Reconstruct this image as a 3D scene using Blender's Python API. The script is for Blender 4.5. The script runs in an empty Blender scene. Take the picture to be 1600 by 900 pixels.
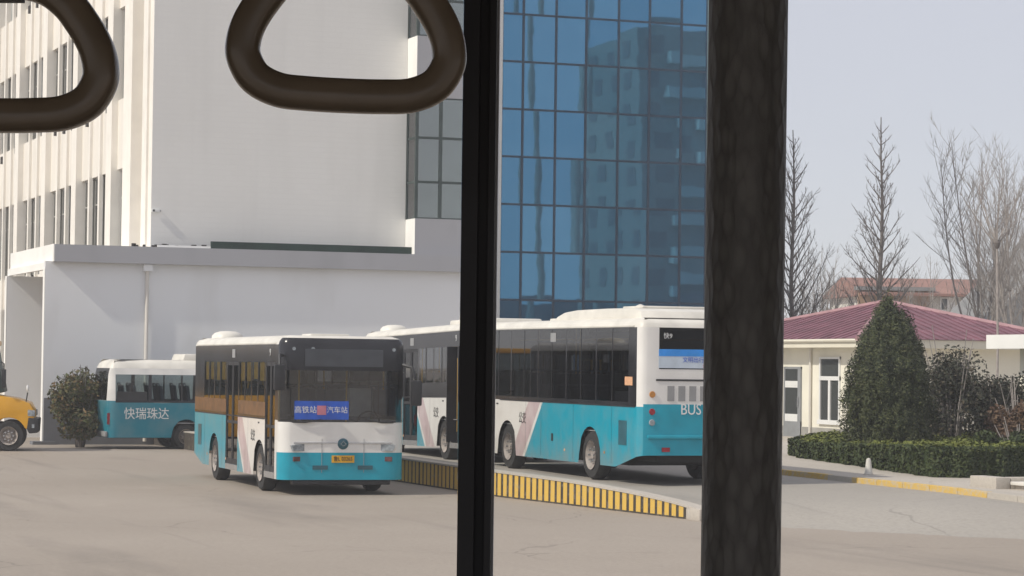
import bpy, bmesh, math, random
import numpy as np
from mathutils import Matrix, Vector

# ------------------------------------------------------------------ camera, sky, sun, exposure
TH = 0.3542                      # the yard, buildings and buses share one grid; the lens looks 20 degrees across it
CAM_H = 2.5324
scene = bpy.context.scene
cam_data = bpy.data.cameras.new('camera')
cam_data.sensor_width = 36.0
cam_data.lens = 90.0
cam_data.clip_start = 0.05
cam_data.clip_end = 6000
cam = bpy.data.objects.new('camera', cam_data)
scene.collection.objects.link(cam)
cam.matrix_world = (Matrix.Translation((0, 0, CAM_H)) @ Matrix.Rotation(-TH, 4, 'Z')
                    @ Matrix.Rotation(math.radians(90) + math.atan(123.67 / 4000), 4, 'X')
                    @ Matrix.Rotation(0.0124, 4, 'Z'))
scene.camera = cam

SUN_EL = math.radians(42.5)
SUN_V = -0.14                    # the sun stands just in front of the wall planes, so it only grazes them
sun_dir = Vector((-math.cos(SUN_EL) * math.cos(SUN_V), math.cos(SUN_EL) * math.sin(SUN_V), math.sin(SUN_EL)))
world = bpy.data.worlds.new('World'); scene.world = world
world.use_nodes = True
wn = world.node_tree
sky = wn.nodes.new('ShaderNodeTexSky')
sky.sky_type = 'NISHITA'; sky.sun_disc = False
sky.sun_elevation = SUN_EL
sky.sun_rotation = math.atan2(sun_dir.x, sun_dir.y)
sky.air_density = 0.9; sky.dust_density = 0.4; sky.ozone_density = 3.0; sky.altitude = 0
bg = wn.nodes['Background']; bg.inputs['Strength'].default_value = 0.12
# thin even overcast: the same pale veil over the whole dome
veil = wn.nodes.new('ShaderNodeMix'); veil.data_type = 'RGBA'; veil.inputs['Factor'].default_value = 0.78
[i for i in veil.inputs if i.name == 'B' and i.type == 'RGBA'][0].default_value = (5.95, 5.75, 6.25, 1)
wn.links.new(sky.outputs['Color'], [i for i in veil.inputs if i.name == 'A' and i.type == 'RGBA'][0])
wn.links.new([o for o in veil.outputs if o.type == 'RGBA'][0], bg.inputs['Color'])

sl = bpy.data.lights.new('sun', 'SUN'); sl.energy = 3.0; sl.angle = math.radians(1.2); sl.color = (1.0, 0.93, 0.83)
sun = bpy.data.objects.new('sun', sl); scene.collection.objects.link(sun)
sun.rotation_euler = sun_dir.to_track_quat('Z', 'Y').to_euler()

vs = scene.view_settings
vs.view_transform = 'Standard'; vs.look = 'None'; vs.exposure = 0.14; vs.gamma = 1.0
scene.cycles.max_bounces = 8; scene.cycles.transparent_max_bounces = 16
scene.cycles.use_denoising = True

rng = random.Random(7)
nrng = np.random.default_rng(11)
COL = scene.collection

# ------------------------------------------------------------------ materials
MATS = {}
def nodes_of(name):
    m = bpy.data.materials.new(name); m.use_nodes = True
    nt = m.node_tree; b = nt.nodes['Principled BSDF']
    MATS[name] = m
    return m, nt, b

def mat(name, col, rough=0.6, var=0.12, scale=3.0, metal=0.0, bump=0.0, bscale=40.0, stretch=(1, 1, 1), col2=None, detail=5.0, spec=None, coat=0.0):
    """plain material: two tones of one colour mixed by noise, optional bump"""
    m, nt, b = nodes_of(name)
    N, L = nt.nodes, nt.links
    tc = N.new('ShaderNodeTexCoord'); mp = N.new('ShaderNodeMapping')
    mp.inputs['Scale'].default_value = stretch
    L.new(tc.outputs['Object'], mp.inputs['Vector'])
    nz = N.new('ShaderNodeTexNoise'); nz.inputs['Scale'].default_value = scale; nz.inputs['Detail'].default_value = detail
    L.new(mp.outputs['Vector'], nz.inputs['Vector'])
    cr = N.new('ShaderNodeValToRGB')
    lo = [c * (1 - var) for c in col]; hi = [min(1, c * (1 + var)) for c in (col2 or col)]
    cr.color_ramp.elements[0].position = 0.3; cr.color_ramp.elements[1].position = 0.7
    cr.color_ramp.elements[0].color = (*lo, 1); cr.color_ramp.elements[1].color = (*hi, 1)
    L.new(nz.outputs['Fac'], cr.inputs['Fac']); L.new(cr.outputs['Color'], b.inputs['Base Color'])
    b.inputs['Roughness'].default_value = rough; b.inputs['Metallic'].default_value = metal
    if spec is not None: b.inputs['Specular IOR Level'].default_value = spec
    if coat: b.inputs['Coat Weight'].default_value = coat; b.inputs['Coat Roughness'].default_value = 0.08
    if bump:
        n2 = N.new('ShaderNodeTexNoise'); n2.inputs['Scale'].default_value = bscale; n2.inputs['Detail'].default_value = 3
        L.new(tc.outputs['Object'], n2.inputs['Vector'])
        bp = N.new('ShaderNodeBump'); bp.inputs['Strength'].default_value = bump; bp.inputs['Distance'].default_value = 0.02
        L.new(n2.outputs['Fac'], bp.inputs['Height']); L.new(bp.outputs['Normal'], b.inputs['Normal'])
    return m

def glass(name, tint, rough=0.02, refl=1.0, ior=1.5):
    """window glass: tinted clear sheet with a Fresnel reflection"""
    m, nt, b = nodes_of(name)
    N, L = nt.nodes, nt.links
    N.remove(b)
    out = N['Material Output']
    tr = N.new('ShaderNodeBsdfTransparent'); tr.inputs['Color'].default_value = (*tint, 1)
    gl = N.new('ShaderNodeBsdfGlossy'); gl.inputs['Roughness'].default_value = rough; gl.inputs['Color'].default_value = (refl, refl, refl, 1)
    fr = N.new('ShaderNodeFresnel'); fr.inputs['IOR'].default_value = ior
    mx = N.new('ShaderNodeMixShader')
    L.new(fr.outputs['Fac'], mx.inputs['Fac']); L.new(tr.outputs['BSDF'], mx.inputs[1]); L.new(gl.outputs['BSDF'], mx.inputs[2])
    L.new(mx.outputs['Shader'], out.inputs['Surface'])
    return m

def math_node(nt, op, a, b=None, c=None):
    n = nt.nodes.new('ShaderNodeMath'); n.operation = op
    for i, v in enumerate((a, b, c)):
        if v is None: continue
        if isinstance(v, (int, float)): n.inputs[i].default_value = v
        else: nt.links.new(v, n.inputs[i])
    return n.outputs[0]
def mixc(nt, fac, a, b):
    n = nt.nodes.new('ShaderNodeMix'); n.data_type = 'RGBA'
    if isinstance(fac, (int, float)): n.inputs['Factor'].default_value = fac
    else: nt.links.new(fac, n.inputs['Factor'])
    for k, v in (('A', a), ('B', b)):
        s = [i for i in n.inputs if i.name == k and i.type == 'RGBA'][0]
        if isinstance(v, tuple): s.default_value = (*v, 1)
        else: nt.links.new(v, s)
    return [o for o in n.outputs if o.type == 'RGBA'][0]

TEAL = (0.003, 0.325, 0.44)
WHITE = (0.80, 0.78, 0.74)
def livery(name, t0, slope=0.9, pink_w=0.7, front=True):
    m, nt, b = nodes_of(name)
    N, L = nt.nodes, nt.links
    tc = N.new('ShaderNodeTexCoord'); sp = N.new('ShaderNodeSeparateXYZ'); L.new(tc.outputs['Object'], sp.inputs[0])
    t = math_node(nt, 'MULTIPLY', sp.outputs['X'], -1.0); z = sp.outputs['Z']
    edge = math_node(nt, 'MULTIPLY_ADD', z, slope, t0 - 0.35 * slope)
    d = math_node(nt, 'SUBTRACT', t, edge)
    low = math_node(nt, 'LESS_THAN', z, 1.452)
    teal = math_node(nt, 'MULTIPLY', math_node(nt, 'GREATER_THAN', d, 0.0), low)
    if front:
        f = math_node(nt, 'MULTIPLY', math_node(nt, 'LESS_THAN', t, 0.33), math_node(nt, 'LESS_THAN', z, 0.83))
        teal = math_node(nt, 'MAXIMUM', teal, f)
    pk = math_node(nt, 'MULTIPLY', math_node(nt, 'LESS_THAN', d, -0.13), math_node(nt, 'GREATER_THAN', d, -0.13 - pink_w))
    pk = math_node(nt, 'MULTIPLY', pk, low)
    nz = N.new('ShaderNodeTexNoise'); nz.inputs['Scale'].default_value = 2.3; nz.inputs['Detail'].default_value = 6
    L.new(tc.outputs['Object'], nz.inputs['Vector'])
    fade = math_node(nt, 'MULTIPLY', pk, math_node(nt, 'MULTIPLY_ADD', nz.outputs['Fac'], 0.9, 0.25))
    c = mixc(nt, fade, WHITE, (0.50, 0.33, 0.36))
    c = mixc(nt, teal, c, TEAL)
    dust = math_node(nt, 'MULTIPLY', math_node(nt, 'SUBTRACT', nz.outputs['Fac'], 0.42), 0.6)
    dust = math_node(nt, 'MAXIMUM', dust, 0.0)
    c = mixc(nt, dust, c, (0.36, 0.33, 0.29))
    n5 = N.new('ShaderNodeTexNoise'); n5.inputs['Scale'].default_value = 5.0; n5.inputs['Detail'].default_value = 6
    mp5 = N.new('ShaderNodeMapping'); mp5.inputs['Scale'].default_value = (1, 1, 0.45); L.new(tc.outputs['Object'], mp5.inputs['Vector']); L.new(mp5.outputs['Vector'], n5.inputs['Vector'])
    splash = math_node(nt, 'SUBTRACT', math_node(nt, 'MULTIPLY', n5.outputs['Fac'], 1.7), math_node(nt, 'MULTIPLY', z, 1.05))
    splash = math_node(nt, 'MULTIPLY', math_node(nt, 'MINIMUM', math_node(nt, 'MAXIMUM', splash, 0.0), 1.0), 0.6)
    c = mixc(nt, splash, c, (0.30, 0.265, 0.22))
    L.new(c, b.inputs['Base Color'])
    b.inputs['Roughness'].default_value = 0.32
    b.inputs['Coat Weight'].default_value = 0.25; b.inputs['Coat Roughness'].default_value = 0.12
    return m

mat('white_paint', WHITE, 0.35, 0.06, 2.0, coat=0.2)
mat('teal_paint', TEAL, 0.35, 0.12, 2.5, coat=0.2)
mat('roof_white', (0.72, 0.69, 0.62), 0.45, 0.12, 2.0)
mat('black_band', (0.026, 0.026, 0.030), 0.2, 0.4, 1.2, spec=0.32)
mat('black_plastic', (0.022, 0.022, 0.024), 0.5, 0.3, 6.0)
mat('rubber', (0.03, 0.029, 0.028), 0.85, 0.35, 9.0)
mat('rim_grey', (0.33, 0.29, 0.26), 0.6, 0.3, 8.0)
mat('chassis', (0.02, 0.02, 0.02), 0.8, 0.3, 4.0)
mat('brown_film', (0.16, 0.075, 0.022), 0.4, 0.35, 5.0)
mat('curtain_yellow', (0.78, 0.56, 0.16), 0.8, 0.25, 6.0)
mat('seat_blue', (0.09, 0.12, 0.16), 0.8, 0.25, 5.0)
mat('seat_cover', (0.45, 0.44, 0.42), 0.8, 0.2, 5.0)
mat('inner_grey', (0.34, 0.34, 0.34), 0.7, 0.15, 3.0)
mat('rail_yellow', (0.62, 0.36, 0.03), 0.4, 0.1, 3.0)
mat('plate_yellow', (0.75, 0.40, 0.02), 0.5, 0.1, 9.0)
mat('ink_black', (0.02, 0.02, 0.02), 0.6, 0.1)
mat('ink_white', (0.78, 0.78, 0.76), 0.5, 0.05)
mat('sign_blue', (0.02, 0.10, 0.52), 0.35, 0.15, 6.0)
mat('poster_blue', (0.03, 0.28, 0.78), 0.35, 0.15, 4.0)
mat('poster_pale', (0.55, 0.63, 0.72), 0.45, 0.1, 4.0)
mat('emblem_red', (0.62, 0.22, 0.28), 0.4, 0.1)
mat('emblem_blue', (0.03, 0.11, 0.14), 0.3, 0.2)
mat('lens_clear', (0.30, 0.33, 0.35), 0.15, 0.4, 12.0)
mat('lens_red', (0.32, 0.02, 0.03), 0.25, 0.2, 9.0)
mat('lens_dull', (0.13, 0.055, 0.055), 0.25, 0.3, 12.0)
mat('lens_amber', (0.55, 0.24, 0.05), 0.3, 0.2, 9.0)
mat('sticker_orange', (0.72, 0.40, 0.22), 0.5, 0.2, 20.0)
mat('grille_grey', (0.30, 0.30, 0.30), 0.6, 0.1)
mat('display_grey', (0.055, 0.06, 0.07), 0.3, 0.2, 5.0)
mat('chrome_trim', (0.55, 0.56, 0.57), 0.25, 0.1, 5.0, metal=0.8)
livery('livery_door_side', 3.5)
livery('livery_drive_side', 3.05)
glass('bus_glass', (0.80, 0.82, 0.82))
glass('band_glass', (0.36, 0.38, 0.40), ior=1.6)
glass('windshield_glass', (0.66, 0.71, 0.75), ior=1.8)
glass('dark_glass', (0.10, 0.11, 0.12))
glass('clear_glass', (0.80, 0.83, 0.84), ior=1.35)
glass('cabin_glass', (0.965, 0.972, 0.965), ior=1.12)

# ------------------------------------------------------------------ mesh helpers
class MB:
    """collects faces; build() links them as one mesh object"""
    def __init__(self): self.v = []; self.f = []; self.k = {}; self.mi = []; self.cur = 0
    def vid(self, p):
        key = (round(p[0], 5), round(p[1], 5), round(p[2], 5))
        i = self.k.get(key)
        if i is None:
            i = len(self.v); self.v.append(key); self.k[key] = i
        return i
    def face(self, pts):
        ids = []
        for p in pts:
            i = self.vid(p)
            if i not in ids: ids.append(i)
        if len(ids) >= 3: self.f.append(ids); self.mi.append(self.cur)
    def fresh(self): self.k = {}          # following faces share no vertices with earlier ones
    def box(self, a, b, M=None):
        self.fresh()
        x0, y0, z0 = a; x1, y1, z1 = b
        P = [(x0, y0, z0), (x1, y0, z0), (x1, y1, z0), (x0, y1, z0), (x0, y0, z1), (x1, y0, z1), (x1, y1, z1), (x0, y1, z1)]
        if M: P = [tuple(M @ Vector(p)) for p in P]
        for q in ((0, 3, 2, 1), (4, 5, 6, 7), (0, 1, 5, 4), (1, 2, 6, 5), (2, 3, 7, 6), (3, 0, 4, 7)):
            self.face([P[i] for i in q])
        self.fresh(); return self
    def prism(self, poly, d, axis='y', o=0.0, M=None):
        """poly of (a, b) extruded along axis from o to o+d"""
        self.fresh()
        def P(p, t):
            q = {'y': (p[0], t, p[1]), 'x': (t, p[0], p[1]), 'z': (p[0], p[1], t)}[axis]
            return tuple(M @ Vector(q)) if M else q
        A = [P(p, o) for p in poly]; B = [P(p, o + d) for p in poly]
        n = len(poly)
        self.face(A); self.face(B[::-1])
        for i in range(n):
            j = (i + 1) % n
            self.face([A[j], A[i], B[i], B[j]])
        self.fresh(); return self
    def tube(self, pts, r, n=8, closed=False, cap=True, sx=1.0):
        self.fresh()
        pts = [Vector(p) for p in pts]; m = len(pts)
        rr = r if isinstance(r, (list, tuple)) else [r] * m
        rings = []
        for i, p in enumerate(pts):
            a = pts[i - 1] if (i > 0 or closed) else p; b = pts[(i + 1) % m] if (i < m - 1 or closed) else p
            t = (b - a).normalized()
            up = Vector((0, 0, 1)) if abs(t.z) < 0.9 else Vector((1, 0, 0))
            s = t.cross(up).normalized(); u = s.cross(t)
            rings.append([tuple(p + (s * math.cos(q) * sx + u * math.sin(q)) * rr[i]) for q in (2 * math.pi * k / n for k in range(n))])
        for i in range(m if closed else m - 1):
            A, B = rings[i], rings[(i + 1) % m]
            for k in range(n):
                l = (k + 1) % n
                self.face([A[k], A[l], B[l], B[k]])
        if cap and not closed: self.face(rings[0][::-1]); self.face(rings[-1])
        self.fresh(); return self
    def lathe(self, prof, n=24, c=(0, 0, 0), axis='y'):
        """prof of (radius, offset along axis)"""
        self.fresh()
        def P(r, o, q):
            a, b = r * math.cos(q), r * math.sin(q)
            d = {'y': (a, o, b), 'x': (o, a, b), 'z': (a, b, o)}[axis]
            return (c[0] + d[0], c[1] + d[1], c[2] + d[2])
        for i in range(len(prof) - 1):
            for k in range(n):
                q0, q1 = 2 * math.pi * k / n, 2 * math.pi * (k + 1) / n
                self.face([P(*prof[i], q0), P(*prof[i], q1), P(*prof[i + 1], q1), P(*prof[i + 1], q0)])
        self.fresh(); return self
    def build(self, name, mats, parent=None, smooth=True, angle=35, bevel=0.0):
        me = bpy.data.meshes.new(name)
        me.from_pydata(self.v, [], self.f)
        if not isinstance(mats, (list, tuple)): mats = [mats]
        for m in mats: me.materials.append(MATS[m])
        if len(mats) > 1: me.polygons.foreach_set('material_index', self.mi)
        me.update()
        bm = bmesh.new(); bm.from_mesh(me)
        if bevel:
            bmesh.ops.bevel(bm, geom=[e for e in bm.edges if len(e.link_faces) == 2 and e.calc_face_angle(0) > 0.6], offset=bevel, segments=2, affect='EDGES', profile=0.6)
        bm.to_mesh(me); bm.free()
        if smooth:
            me.polygons.foreach_set('use_smooth', [True] * len(me.polygons))
            me.set_sharp_from_angle(angle=math.radians(angle))
        o = bpy.data.objects.new(name, me); COL.objects.link(o)
        if parent: o.parent = parent
        return o

def tag(o, label=None, cat=None, group=None, kind=None):
    if label: o['label'] = label
    if cat: o['category'] = cat
    if group: o['group'] = group
    if kind: o['kind'] = kind
    return o
def empty(name, loc=(0, 0, 0), rz=0.0):
    o = bpy.data.objects.new(name, None); COL.objects.link(o)
    o.location = loc; o.rotation_euler = (0, 0, rz); o.empty_display_size = 0.3
    return o
def shared(name, me, parent, M=None):
    o = bpy.data.objects.new(name, me); COL.objects.link(o); o.parent = parent
    if M is not None: o.matrix_basis = M
    return o
def copy_tree(o, parent=None):
    c = o.copy(); COL.objects.link(c); c.parent = parent
    for ch in [x for x in bpy.data.objects if x.parent == o]: copy_tree(ch, c)
    return c
def text(name, body, size, material, parent, M, sx=1.0, depth=0.002):
    cu = bpy.data.curves.new(name, 'FONT'); cu.body = body; cu.size = size; cu.extrude = depth
    cu.align_x = 'CENTER'; cu.align_y = 'CENTER'; cu.resolution_u = 3
    t = bpy.data.objects.new('tmp', cu); COL.objects.link(t)
    dg = bpy.context.evaluated_depsgraph_get(); dg.update()
    me = bpy.data.meshes.new_from_object(t.evaluated_get(dg)); me.name = name
    bpy.data.objects.remove(t)
    me.materials.clear(); me.materials.append(MATS[material])
    o = bpy.data.objects.new(name, me); COL.objects.link(o); o.parent = parent
    o.matrix_basis = M @ Matrix.Diagonal((sx, 1, 1, 1))
    return o
def face_M(origin, right, up):
    """matrix whose x runs along right, y along up"""
    r = Vector(right).normalized(); u = Vector(up).normalized(); n = r.cross(u)
    M = Matrix((r, u, n)).transposed().to_4x4(); M.translation = origin
    return M

# ------------------------------------------------------------------ ground
mat('concrete_wall', (0.40, 0.39, 0.38), 0.8, 0.1, 1.5, bump=0.15)
def ground_mat(name, c1, c2, dark, seed=0.0):
    m, nt, b = nodes_of(name)
    N, L = nt.nodes, nt.links
    tc = N.new('ShaderNodeTexCoord')
    def noise(scale, st, det=6, off=0.0, rough=0.6):
        mp = N.new('ShaderNodeMapping'); mp.inputs['Scale'].default_value = st; mp.inputs['Location'].default_value = (seed + off, off, 0)
        L.new(tc.outputs['Object'], mp.inputs['Vector'])
        n = N.new('ShaderNodeTexNoise'); n.inputs['Scale'].default_value = scale; n.inputs['Detail'].default_value = det; n.inputs['Roughness'].default_value = rough
        L.new(mp.outputs['Vector'], n.inputs['Vector']); return n.outputs['Fac']
    def ramp(f, a, bb):
        r = N.new('ShaderNodeMapRange'); r.inputs['From Min'].default_value = a; r.inputs['From Max'].default_value = bb
        L.new(f, r.inputs['Value']); return r.outputs['Result']
    big = ramp(noise(0.12, (1, 1, 1)), 0.35, 0.65)
    c = mixc(nt, big, c1, c2)
    streak = ramp(noise(0.35, (1.0, 0.22, 1), off=9.0), 0.56, 0.74)
    c = mixc(nt, math_node(nt, 'MULTIPLY', streak, 0.7), c, dark)
    tyre = ramp(noise(1.1, (1.0, 0.05, 1), 3, 31.0), 0.60, 0.75)
    c = mixc(nt, math_node(nt, 'MULTIPLY', tyre, 0.5), c, dark)
    # settled cracks and tar lines
    mpv = N.new('ShaderNodeMapping'); mpv.inputs['Scale'].default_value = (0.16, 0.11, 1); mpv.inputs['Location'].default_value = (seed, 3.3, 0)
    L.new(tc.outputs['Object'], mpv.inputs['Vector'])
    nd = N.new('ShaderNodeTexNoise'); nd.inputs['Scale'].default_value = 0.8; nd.inputs['Detail'].default_value = 5; L.new(tc.outputs['Object'], nd.inputs['Vector'])
    mxv = N.new('ShaderNodeVectorMath'); mxv.operation = 'MULTIPLY_ADD'; mxv.inputs[1].default_value = (0.16, 0.16, 0); L.new(nd.outputs['Color'], mxv.inputs[0]); L.new(mpv.outputs['Vector'], mxv.inputs[2])
    vo = N.new('ShaderNodeTexVoronoi'); vo.feature = 'DISTANCE_TO_EDGE'; L.new(mxv.outputs[0], vo.inputs['Vector']); vo.inputs['Scale'].default_value = 1.0
    crack = math_node(nt, 'LESS_THAN', vo.outputs['Distance'], 0.0026)
    gate = ramp(noise(0.25, (1, 1, 1), 2, 77.0), 0.45, 0.6)
    c = mixc(nt, math_node(nt, 'MULTIPLY', math_node(nt, 'MULTIPLY', crack, gate), 0.35), c, tuple(x * 0.6 for x in dark))
    oil = ramp(noise(0.9, (1, 0.8, 1), 4, 91.0), 0.68, 0.76)
    c = mixc(nt, math_node(nt, 'MULTIPLY', oil, 0.4), c, tuple(x * 0.8 for x in dark))
    fine = noise(14.0, (1, 1, 1), 4, 3.0)
    c = mixc(nt, math_node(nt, 'MULTIPLY', ramp(fine, 0.45, 0.75), 0.45), c, dark)
    pale = ramp(noise(0.6, (1, 0.5, 1), 5, 55.0), 0.62, 0.78)
    c = mixc(nt, math_node(nt, 'MULTIPLY', pale, 0.35), c, tuple(min(1, x * 1.25) for x in c2))
    L.new(c, b.inputs['Base Color']); b.inputs['Roughness'].default_value = 0.85
    bp = N.new('ShaderNodeBump'); bp.inputs['Strength'].default_value = 0.25; bp.inputs['Distance'].default_value = 0.01
    L.new(fine, bp.inputs['Height']); L.new(bp.outputs['Normal'], b.inputs['Normal'])
    return m
ground_mat('yard_concrete', (0.325, 0.278, 0.228), (0.375, 0.324, 0.27), (0.195, 0.17, 0.145))
ground_mat('road_concrete', (0.34, 0.31, 0.27), (0.39, 0.36, 0.315), (0.21, 0.2, 0.18), 40.0)
ground_mat('pavement_concrete', (0.46, 0.42, 0.36), (0.53, 0.48, 0.42), (0.32, 0.29, 0.25), 80.0)

g = MB(); g.face([(-3000, -3000, 0), (3000, -3000, 0), (3000, 3000, 0), (-3000, 3000, 0)])
tag(g.build('ground', 'yard_concrete', smooth=False), kind='structure')

KERB = [(17.15, 90.0), (17.15, 60.0), (17.15, 47.0), (17.45, 43.9), (17.8, 40.3), (17.92, 38.9), (17.98, 37.9)]
def kerb_u(v):
    for (u0, v0), (u1, v1) in zip(KERB, KERB[1:]):
        if v1 <= v <= v0: return u0 + (u1 - u0) * (v - v0) / (v1 - v0)
    return KERB[0][0] if v > 90 else KERB[-1][0]
HK = [(30.0, -0.03), (37.9, -0.03), (38.6, 0.03), (39.4, 0.10), (40.4, 0.20), (41.5, 0.28), (43.5, 0.335), (46.0, 0.375), (50.0, 0.395), (54.0, 0.415), (60.0, 0.43), (400.0, 0.44)]
def interp(t, T):
    if t <= T[0][0]: return T[0][1]
    for (a, x), (b, y) in zip(T, T[1:]):
        if t <= b: return x + (y - x) * (t - a) / (b - a)
    return T[-1][1]
def road_z(u, v):
    """the upper lane: a ramp whose foot runs nearer to us the farther right it lies"""
    s = min(1.0, max(0.0, (u - 18.0) / 4.5))
    return interp(v + s * 6.0, HK)
vv = [18, 22, 25, 28, 30, 31.9, 32.6, 33.4, 34.4, 35.5, 36.6, 37.5, 37.9, 38.6, 39.4, 40.4, 41.5, 42.5, 43.5, 45, 46, 48, 50, 54, 60, 70, 90, 130, 200, 400]
uu = [0.0, 0.3, 0.8, 1.5, 2.2, 3.0, 4.0, 5.0, 5.55]
g = MB()
for j in range(len(vv) - 1):
    for i in range(len(uu) - 1):
        def P(a, v):
            k0 = kerb_u(v) + 0.12 if v > 37.9 else 18.0
            u = k0 + (23.42 - k0) * a / 5.55
            return (u, v, road_z(u, v))
        g.face([P(uu[i], vv[j]), P(uu[i + 1], vv[j]), P(uu[i + 1], vv[j + 1]), P(uu[i], vv[j + 1])])
tag(g.build('road', 'road_concrete', angle=60), kind='structure')
g = MB()
us = [23.40, 25.0, 28, 34, 60, 400]
for j in range(len(vv) - 1):
    for i in range(len(us) - 1):
        def P(u, v): return (u, v, road_z(23.4, v) + 0.105)
        g.face([P(us[i], vv[j]), P(us[i + 1], vv[j]), P(us[i + 1], vv[j + 1]), P(us[i], vv[j + 1])])
tag(g.build('pavement', 'pavement_concrete', angle=60), kind='structure')

# retaining kerb between yard and ramp, black with yellow stripes
def stripe_mat(name, c, worn, thr):
    m, nt, b = nodes_of(name)
    N, L = nt.nodes, nt.links
    tc = N.new('ShaderNodeTexCoord'); nz = N.new('ShaderNodeTexNoise'); nz.inputs['Scale'].default_value = 7; nz.inputs['Detail'].default_value = 8
    nz.inputs['Roughness'].default_value = 0.7
    L.new(tc.outputs['Object'], nz.inputs['Vector'])
    r = N.new('ShaderNodeMapRange'); r.inputs['From Min'].default_value = thr; r.inputs['From Max'].default_value = thr + 0.1
    L.new(nz.outputs['Fac'], r.inputs['Value'])
    L.new(mixc(nt, math_node(nt, 'MULTIPLY', r.outputs['Result'], 0.7), c, worn), b.inputs['Base Color'])
    b.inputs['Roughness'].default_value = 0.75
stripe_mat('kerb_black', (0.055, 0.045, 0.035), (0.20, 0.17, 0.13), 0.52)
stripe_mat('kerb_yellow', (0.68, 0.44, 0.085), (0.46, 0.36, 0.20), 0.54)
stripe_mat('line_yellow', (0.60, 0.40, 0.10), (0.48, 0.42, 0.33), 0.47)
HT = [(37.9, 0.02), (38.9, 0.17), (39.6, 0.23), (40.3, 0.29), (41.5, 0.36), (43.9, 0.45), (47.0, 0.50), (53.0, 0.53), (90.0, 0.53)]
kerb = empty('striped_kerb', (17.2, 46.0, 0.0))
tag(kerb, 'low retaining kerb wall painted in yellow and black stripes below the ramp', 'kerb')
kb, kc = MB(), MB()
vk = [v / 10 for v in range(391, 900, 5)] + [90.0]
for a, b2 in zip(vk, vk[1:]):
    for (m_, z0, z1, w0, w1) in ((kb, -0.02, -0.035, 0.0, 0.25), (kc, -0.035, 0.0, -0.015, 0.27)):
        pa = [(kerb_u(a) + w0, a), (kerb_u(a) + w1, a)]; pb = [(kerb_u(b2) + w0, b2), (kerb_u(b2) + w1, b2)]
        za, zb = interp(a, HT), interp(b2, HT)
        lo = (lambda z: -0.02) if m_ is kb else (lambda z: z - 0.035)
        q = [(pa[0][0], a, lo(za)), (pa[0][0], a, za + z1), (pa[1][0], a, za + z1), (pa[1][0], a, lo(za))]
        r = [(pb[0][0], b2, lo(zb)), (pb[0][0], b2, zb + z1), (pb[1][0], b2, zb + z1), (pb[1][0], b2, lo(zb))]
        for i in range(3): m_.face([q[i], q[i + 1], r[i + 1], r[i]][::-1])
        if a == vk[0]: m_.face(q)
off = Matrix.Translation((-17.2, -46.0, 0))
o = kb.build('wall', 'kerb_black', kerb, angle=30); o.matrix_basis = off
o = kc.build('coping', 'pavement_concrete', kerb, angle=30); o.matrix_basis = off
o = MB().box((kerb_u(39.4) - 0.03, 39.1, -0.01), (kerb_u(39.4) + 0.3, 39.66, 0.20)).build('end_block', 'pavement_concrete', kerb, bevel=0.03); o.matrix_basis = off
v = 39.75; k = 0
while v < 60:
    w = 0.160 + rng.uniform(-0.012, 0.012)
    m_ = MB()
    a, b2 = v, v + w
    ua, ub = kerb_u(a), kerb_u(b2); sh = rng.uniform(-0.012, 0.012)
    za, zb = interp(a, HT) - 0.04 + sh * 0.4, interp(b2, HT) - 0.04 + sh * 0.4
    P = [(ua - 0.004, a, 0.03), (ub - 0.004, b2, 0.03), (ub - 0.004, b2, zb), (ua - 0.004, a, za), (ua + 0.01, a, 0.03), (ub + 0.01, b2, 0.03), (ub + 0.01, b2, zb), (ua + 0.01, a, za)]
    for q in ((0, 3, 2, 1), (4, 5, 6, 7), (0, 1, 5, 4), (1, 2, 6, 5), (2, 3, 7, 6), (3, 0, 4, 7)): m_.face([P[i] for i in q])
    o = m_.build('yellow_stripe', 'kerb_yellow', kerb, smooth=False); o.matrix_basis = off
    v += 0.255 + rng.uniform(-0.01, 0.01)

# kerb of the pavement on the far side of the ramp: single stones, faces painted yellow
pk = empty('pavement_kerb', (23.3, 45.0, 0.4))
tag(pk, 'row of pale kerb stones with worn yellow paint in front of the hedge', 'kerb')
v = 34.0
while v < 62:
    L_ = 0.99
    z0, z1 = road_z(23.4, v), road_z(23.4, v + L_)
    m_ = MB()
    t = 0.107 + rng.uniform(-0.004, 0.004)
    P = [(23.27, v, z0 - 0.05), (23.27, v + L_, z1 - 0.05), (23.405, v + L_, z1 - 0.05), (23.405, v, z0 - 0.05),
         (23.285, v, z0 + t), (23.285, v + L_, z1 + t), (23.405, v + L_, z1 + t), (23.405, v, z0 + t)]
    for q in ((0, 3, 2, 1), (4, 5, 6, 7), (0, 1, 5, 4), (1, 2, 6, 5), (2, 3, 7, 6), (3, 0, 4, 7)): m_.face([P[i] for i in q])
    o = m_.build('kerb_stone', 'pavement_concrete' if not (38.8 < v < 49 and rng.random() > 0.08) else 'line_yellow', pk, smooth=False, bevel=0.012)
    o.matrix_basis = Matrix.Translation((-23.3, -45.0, -0.4))
    v += 1.0

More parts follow.
